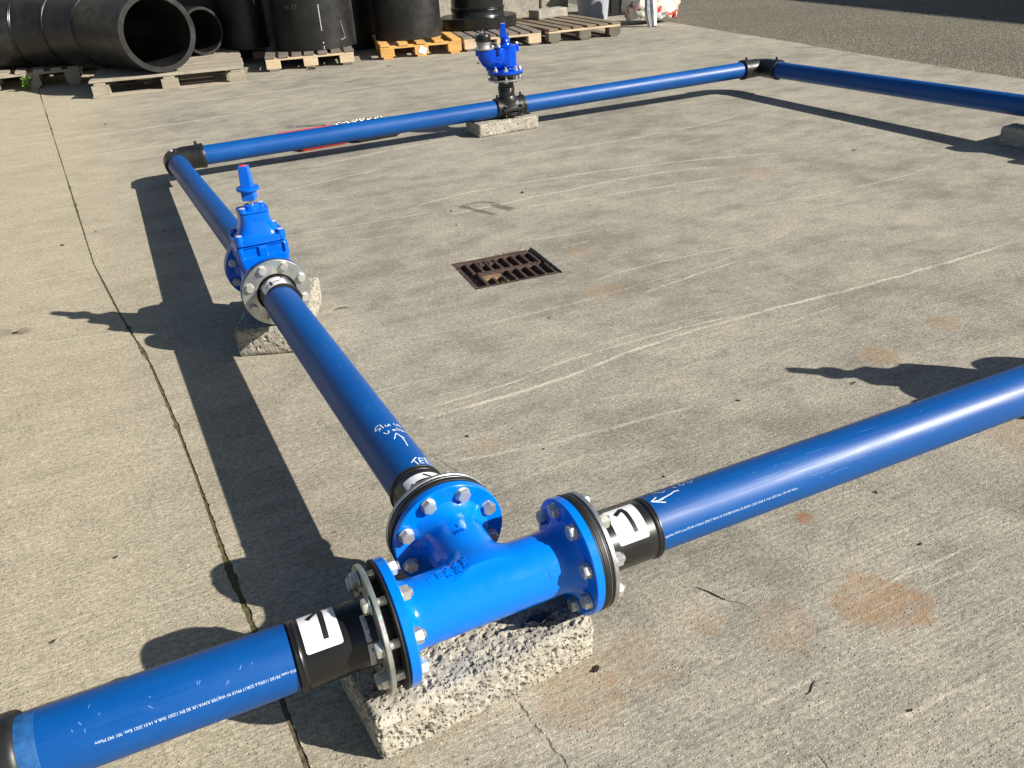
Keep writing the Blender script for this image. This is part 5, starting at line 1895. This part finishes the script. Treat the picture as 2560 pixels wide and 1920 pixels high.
# ================================================================== WALL, BUCKET, BOXES, SACKS
wl = thing('block_wall', 'wall of big pale concrete blocks behind the pallets', 'wall', T(0, 9.98, 0) @ RZ(0))
def wall_block(x0, x1, z0, z1):
    bw_, bh = (x1 - x0) / 2 - 0.006, (z1 - z0) / 2 - 0.005
    return Geo().box(((x0 + x1) / 2, 0.30 + random.uniform(-0.006, 0.006), (z0 + z1) / 2), (bw_, 0.30, bh), 0.018)
for row, (z0, z1) in enumerate(((0.0, 0.6), (0.6, 1.2), (1.2, 1.8))):
    x = -4.6 + (0.285 if row % 2 else 0)
    while x < 5.55:
        x1 = min(x + 0.575, 5.62)
        xa, xb = x + 0.09, x1 + 0.09
        part('wall_block', wall_block(xa, xb, z0, z1), MAT['wall_block'], wl, smooth=30)
        x = x1
bk = thing('plastic_tub', 'light grey round plastic tub behind the brown pallet', 'tub', T(5.66, 9.25, 0))
part('shell', Geo().lathe([(0, 0.0), (0.17, 0.0), (0.182, 0.008), (0.212, 0.30), (0.228, 0.306), (0.230, 0.312), (0.230, 0.335), (0.222, 0.342), (0.214, 0.335), (0.185, 0.02), (0, 0.015)], 56), MAT['grey_plastic'], bk)
part('torn_film', Geo().add([(-0.20, -0.15, 0.345), (-0.05, -0.225, 0.340), (0.10, -0.215, 0.342), (0.16, -0.19, 0.25), (0.12, -0.21, 0.30), (0.02, -0.232, 0.285), (-0.1, -0.22, 0.31)],
                            [(0, 1, 6), (1, 5, 6), (1, 2, 4, 5), (2, 3, 4)]), MAT['label_grey'], bk, smooth=None)
cr = thing('dark_crate', 'tall charcoal plastic crate between the grey tub and the sacks', 'crate', T(6.20, 9.80, 0) @ RZ(-8))
part('shell', Geo().box((0, 0, 0.30), (0.30, 0.32, 0.30), 0.012), MAT['dark_box'], cr)
part('rim', Geo().box((0, 0, 0.575), (0.312, 0.332, 0.016), 0.006), MAT['dark_box'], cr)
for k in range(4):
    part('rib', Geo().box((-0.21 + 0.14 * k, -0.324, 0.28), (0.010, 0.008, 0.24), 0.003), MAT['dark_box'], cr)
cb = thing('dark_cabinet', 'dark grey cabinet standing against the wall behind the lying pipes', 'cabinet', T(0.55, 9.62, 0))
part('shell', Geo().box((0, 0, 0.7), (0.75, 0.22, 0.7), 0.008), MAT['dark_box'], cb)
for k in range(2):
    part('door', Geo().box((-0.37 + 0.74 * k, -0.226, 0.72), (0.355, 0.010, 0.64), 0.004), MAT['dark_box'], cb)


def sack(label, M, hx, hy_, hz, seed):
    g = Geo()
    n = 26
    key = {}
    def vid(i, j, k):
        if (i, j, k) not in key:
            u, v_, w = i / n * 2 - 1, j / n * 2 - 1, k / n * 2 - 1
            p = Vector((u, v_, w))
            l8 = (abs(u) ** 5 + abs(v_) ** 5 + abs(w) ** 5) ** 0.2
            q = p / max(l8, 1e-6) * max(abs(u), abs(v_), abs(w))
            nn = mnoise.noise(q * 2.2 + Vector((seed, 0, 0))) * 0.13 + mnoise.noise(q * 5.5 + Vector((0, seed, 0))) * 0.07 + abs(mnoise.noise(q * 9 + Vector((0, 0, seed)))) * -0.05
            q = q * (1 + nn)
            key[(i, j, k)] = len(g.v)
            g.v.append((q.x * hx, q.y * hy_, max(0.0, hz + q.z * hz)))
        return key[(i, j, k)]
    for i in range(n):
        for j in range(n):
            g.f.append((vid(i, j, n), vid(i + 1, j, n), vid(i + 1, j + 1, n), vid(i, j + 1, n)))
            g.f.append((vid(i, 0, j), vid(i + 1, 0, j), vid(i + 1, 0, j + 1), vid(i, 0, j + 1)))
            g.f.append((vid(i, n, j), vid(i, n, j + 1), vid(i + 1, n, j + 1), vid(i + 1, n, j)))
            g.f.append((vid(0, i, j), vid(0, i, j + 1), vid(0, i + 1, j + 1), vid(0, i + 1, j)))
            g.f.append((vid(n, i, j), vid(n, i + 1, j), vid(n, i + 1, j + 1), vid(n, i, j + 1)))
    o = part('sack', g, MAT['sack'], None, M, smooth=80)
    o['label'] = label
    o['category'] = 'sack'
    return o


sack('crumpled white and red plastic sack standing at the asphalt edge', T(5.99, 8.42, 0) @ RZ(-8), 0.33, 0.17, 0.36, 3.0)
brk = thing('metal_bracket', 'bent galvanised steel bracket leaning on the printed sack', 'bracket', T(5.775, 8.04, 0.0) @ RZ(-12))
prof = [(-0.075, 0.03), (-0.055, 0.0), (-0.022, -0.004), (-0.015, 0.028), (0.015, 0.028), (0.022, -0.004), (0.055, 0.0), (0.075, 0.03)]
g = Geo()
hs_ = [(0.0, 0.0, 0.75), (0.04, 0.01, 0.8), (0.10, 0.03, 1.0), (0.17, 0.05, 1.1), (0.26, 0.07, 0.95), (0.36, 0.10, 0.9), (0.55, 0.14, 0.9)]
m = len(prof)
for (z, dy, k) in hs_:
    for (px, py) in prof:
        g.v.append((px * k, py + dy, z + 0.004))
for j in range(len(hs_) - 1):
    for i in range(m - 1):
        a = j * m + i
        g.f.append((a, a + 1, a + m + 1, a + m))
nv = len(g.v)
g.v += [(x, y + 0.003, z) for (x, y, z) in g.v]
g.f += [tuple(i + nv for i in q[::-1]) for q in g.f]
part('channel', g, MAT['galv'], brk, smooth=30)
part('foot', Geo().box((0.06, -0.005, 0.010), (0.05, 0.035, 0.006), 0.002, RZ(20)), MAT['galv'], brk)

# ---- building and post out of the picture to the right: they throw the shade on the asphalt
bd = thing('warehouse', 'tall grey warehouse beyond the right edge shading the asphalt', 'warehouse')
Hb = 6.0
ox, oy = 1.2231 * Hb, -1.1841 * Hb
p0 = Vector((8.207 + ox - 0.1204 * 16, 5.03 + oy - 16, 0))
p1 = Vector((8.207 + ox + 0.1204 * 12, 5.03 + oy + 12, 0))
dvec = (p1 - p0)
Lb = dvec.length
Mb = Matrix.Translation(p0) @ RZ(math.degrees(math.atan2(dvec.y, dvec.x)))
wall_m = mat_plain('grey_cladding', (0.30, 0.32, 0.33), 0.5, 0, 0.4, 0.06, 3, 0.05)
part('wall', Geo().box((Lb / 2, -5.0, Hb / 2), (Lb / 2, 5.0, Hb / 2), 0.02), wall_m, bd, Mb, smooth=None)
part('roof', Geo().box((Lb / 2, -5.0, Hb + 0.03), (Lb / 2 - 0.1, 4.9, 0.03), 0.01), wall_m, bd, Mb, smooth=None)
for k in range(5):
    part('shutter_door', Geo().box((3 + 5 * k, 0.02, 1.8), (1.6, 0.03, 1.8), 0.01), MAT['grey_plastic'], bd, Mb, smooth=None)

# ================================================================== LITTER
leaf_meshes = []
for q in range(4):
    g = Geo()
    pts = []
    n = 9
    for k in range(n):
        a = 2 * math.pi * k / n
        rr = random.uniform(0.55, 1.0)
        pts.append((rr * math.cos(a) * 1.5, rr * math.sin(a) * 0.8, random.uniform(0.05, 0.7)))
    g.add([(0, 0, 0.25)] + pts, [(0, 1 + k, 1 + (k + 1) % n) for k in range(n)])
    leaf_meshes.append(g.mesh('dead_leaf', MAT['dead_leaf'], None))
spots = [
    (-0.882, 2.281, 0.013, 'dead leaf scrap in the dark stain at the left edge of the yard'),
    (-0.72, 3.30, 0.012, 'dead leaf scrap left of the joint, level with the far pipe shadow'),
    (-0.57, 3.43, 0.012, 'dead leaf scrap just right of the slab joint, beside the left pipe shadow'),
    (-0.27, 3.22, 0.013, 'dead leaf scrap lying inside the shadow band behind the gate valve'),
    (-0.02, 3.30, 0.016, 'curled dead leaf scrap between the pipe shadow and the blue pipe behind the valve'),
    (1.43, 2.77, 0.016, 'dead leaf scrap to the right of the damp dark mark beyond the drain grate'),
    (0.98, 2.717, 0.007, 'tiny dark scrap to the left of the damp dark mark'),
    (0.832, 1.345, 0.008, 'dark leaf scrap on bare concrete just in front of the drain grate'),
    (1.60, 2.38, 0.010, 'dark leaf scrap behind and right of the drain grate'),
    (1.86, 2.42, 0.007, 'smaller dark scrap further right of the drain grate'),
    (3.30, 2.40, 0.016, 'dark leaf scrap in the open yard left of the shaded concrete block'),
    (2.90, 2.30, 0.010, 'dark speck of leaf in the open middle right of the yard'),
    (0.43, 0.62, 0.006, 'dark scrap on the concrete a hand behind the tee branch flange'),
    (0.28, 0.78, 0.006, 'small dark scrap beside the handwriting on the branch pipe'),
    (1.02, 0.56, 0.007, 'dark scrap between the tee and the stem shadow tip'),
    (1.36, 0.47, 0.009, 'dark scrap lying close to the tip of the valve stem shadow'),
    (0.63, 0.36, 0.007, 'dark scrap behind the right flange of the tee'),
    (1.02, 0.06, 0.007, 'dark scrap in front of the right pipe near the small rust spot'),
    (0.96, -0.12, 0.006, 'dark scrap right of the big rust stain'),
    (-0.62, 0.72, 0.008, 'dark scrap on the left slab beside the joint, nearer the camera'),
    (-0.75, 0.50, 0.009, 'dark scrap on the left slab, furthest left near the foreground pipe'),
    (-0.55, 0.30, 0.007, 'dark scrap just behind the foreground left pipe'),
    (0.17, -0.085, 0.011, 'brown leaf scrap touching the right front corner of the tee block'),
    (0.60, -0.42, 0.005, 'dark scrap lowest in the right foreground'),
    (-0.40, 6.40, 0.020, 'dark leaf scrap on the concrete in front of the grey boarded pallet'),
    (1.62, 7.95, 0.055, 'brown crumpled leaf debris in front of the tall black pipe pallet'),
    (2.30, 7.55, 0.030, 'dark scrap in front of the yellow pallet'),
    (2.2, 1.35, 0.008, 'dark speck of leaf on the right of the yard beyond the stem shadow'),
]
for i, (x, y, sc, lab) in enumerate(spots):
    o = link('dead_leaf', leaf_meshes[i % 4], None, T(x, y, 0.0005) @ RZ(random.uniform(0, 360)) @ Matrix.Scale(sc * random.uniform(0.6, 0.85), 4))
    o['label'] = lab
    o['category'] = 'leaf'
    o['group'] = 'dead leaf scraps on the concrete'
def twig(label, pts, r):
    o = part('twig', Geo().tube([(x, y, r + 0.0005) for x, y in pts], [r * 0.5] + [r] * (len(pts) - 2) + [r * 0.4], 6), MAT['dead_leaf'])
    o['label'] = label
    o['category'] = 'twig'
twig('thin dark twig lying on the concrete near the right flange', [(0.463, 0.005), (0.478, -0.02), (0.486, -0.040), (0.492, -0.055)], 0.0011)
twig('curved dark twig lying on the concrete beside the gate valve', [(0.19, 1.83), (0.215, 1.84), (0.245, 1.825)], 0.0018)
twig('small bent twig scrap low in the foreground right of the tee', [(0.468, -0.311), (0.480, -0.309), (0.492, -0.300), (0.505, -0.294)], 0.0009)
for x, y, sc, lab in ((1.015, 2.70, 0.012, 'pale pebble casting a small shadow left of the damp mark'),
                      (0.95, 2.482, 0.009, 'pale pebble between the damp mark and the drain grate'),
                      (3.05, 7.0, 0.03, 'pale stone chip on the concrete in front of the yellow pallet')):
    o = link('pale_pebble', Geo().lathe([(0, 0), (0.9, 0.05), (1.0, 0.4), (0.6, 0.9), (0, 1.0)], 10).mesh('pale_pebble', MAT['block'], 60), None, T(x, y, 0) @ Matrix.Scale(sc * 0.7, 4))
    o['label'] = lab
    o['category'] = 'pebble'
    o['group'] = 'pale pebbles on the concrete'
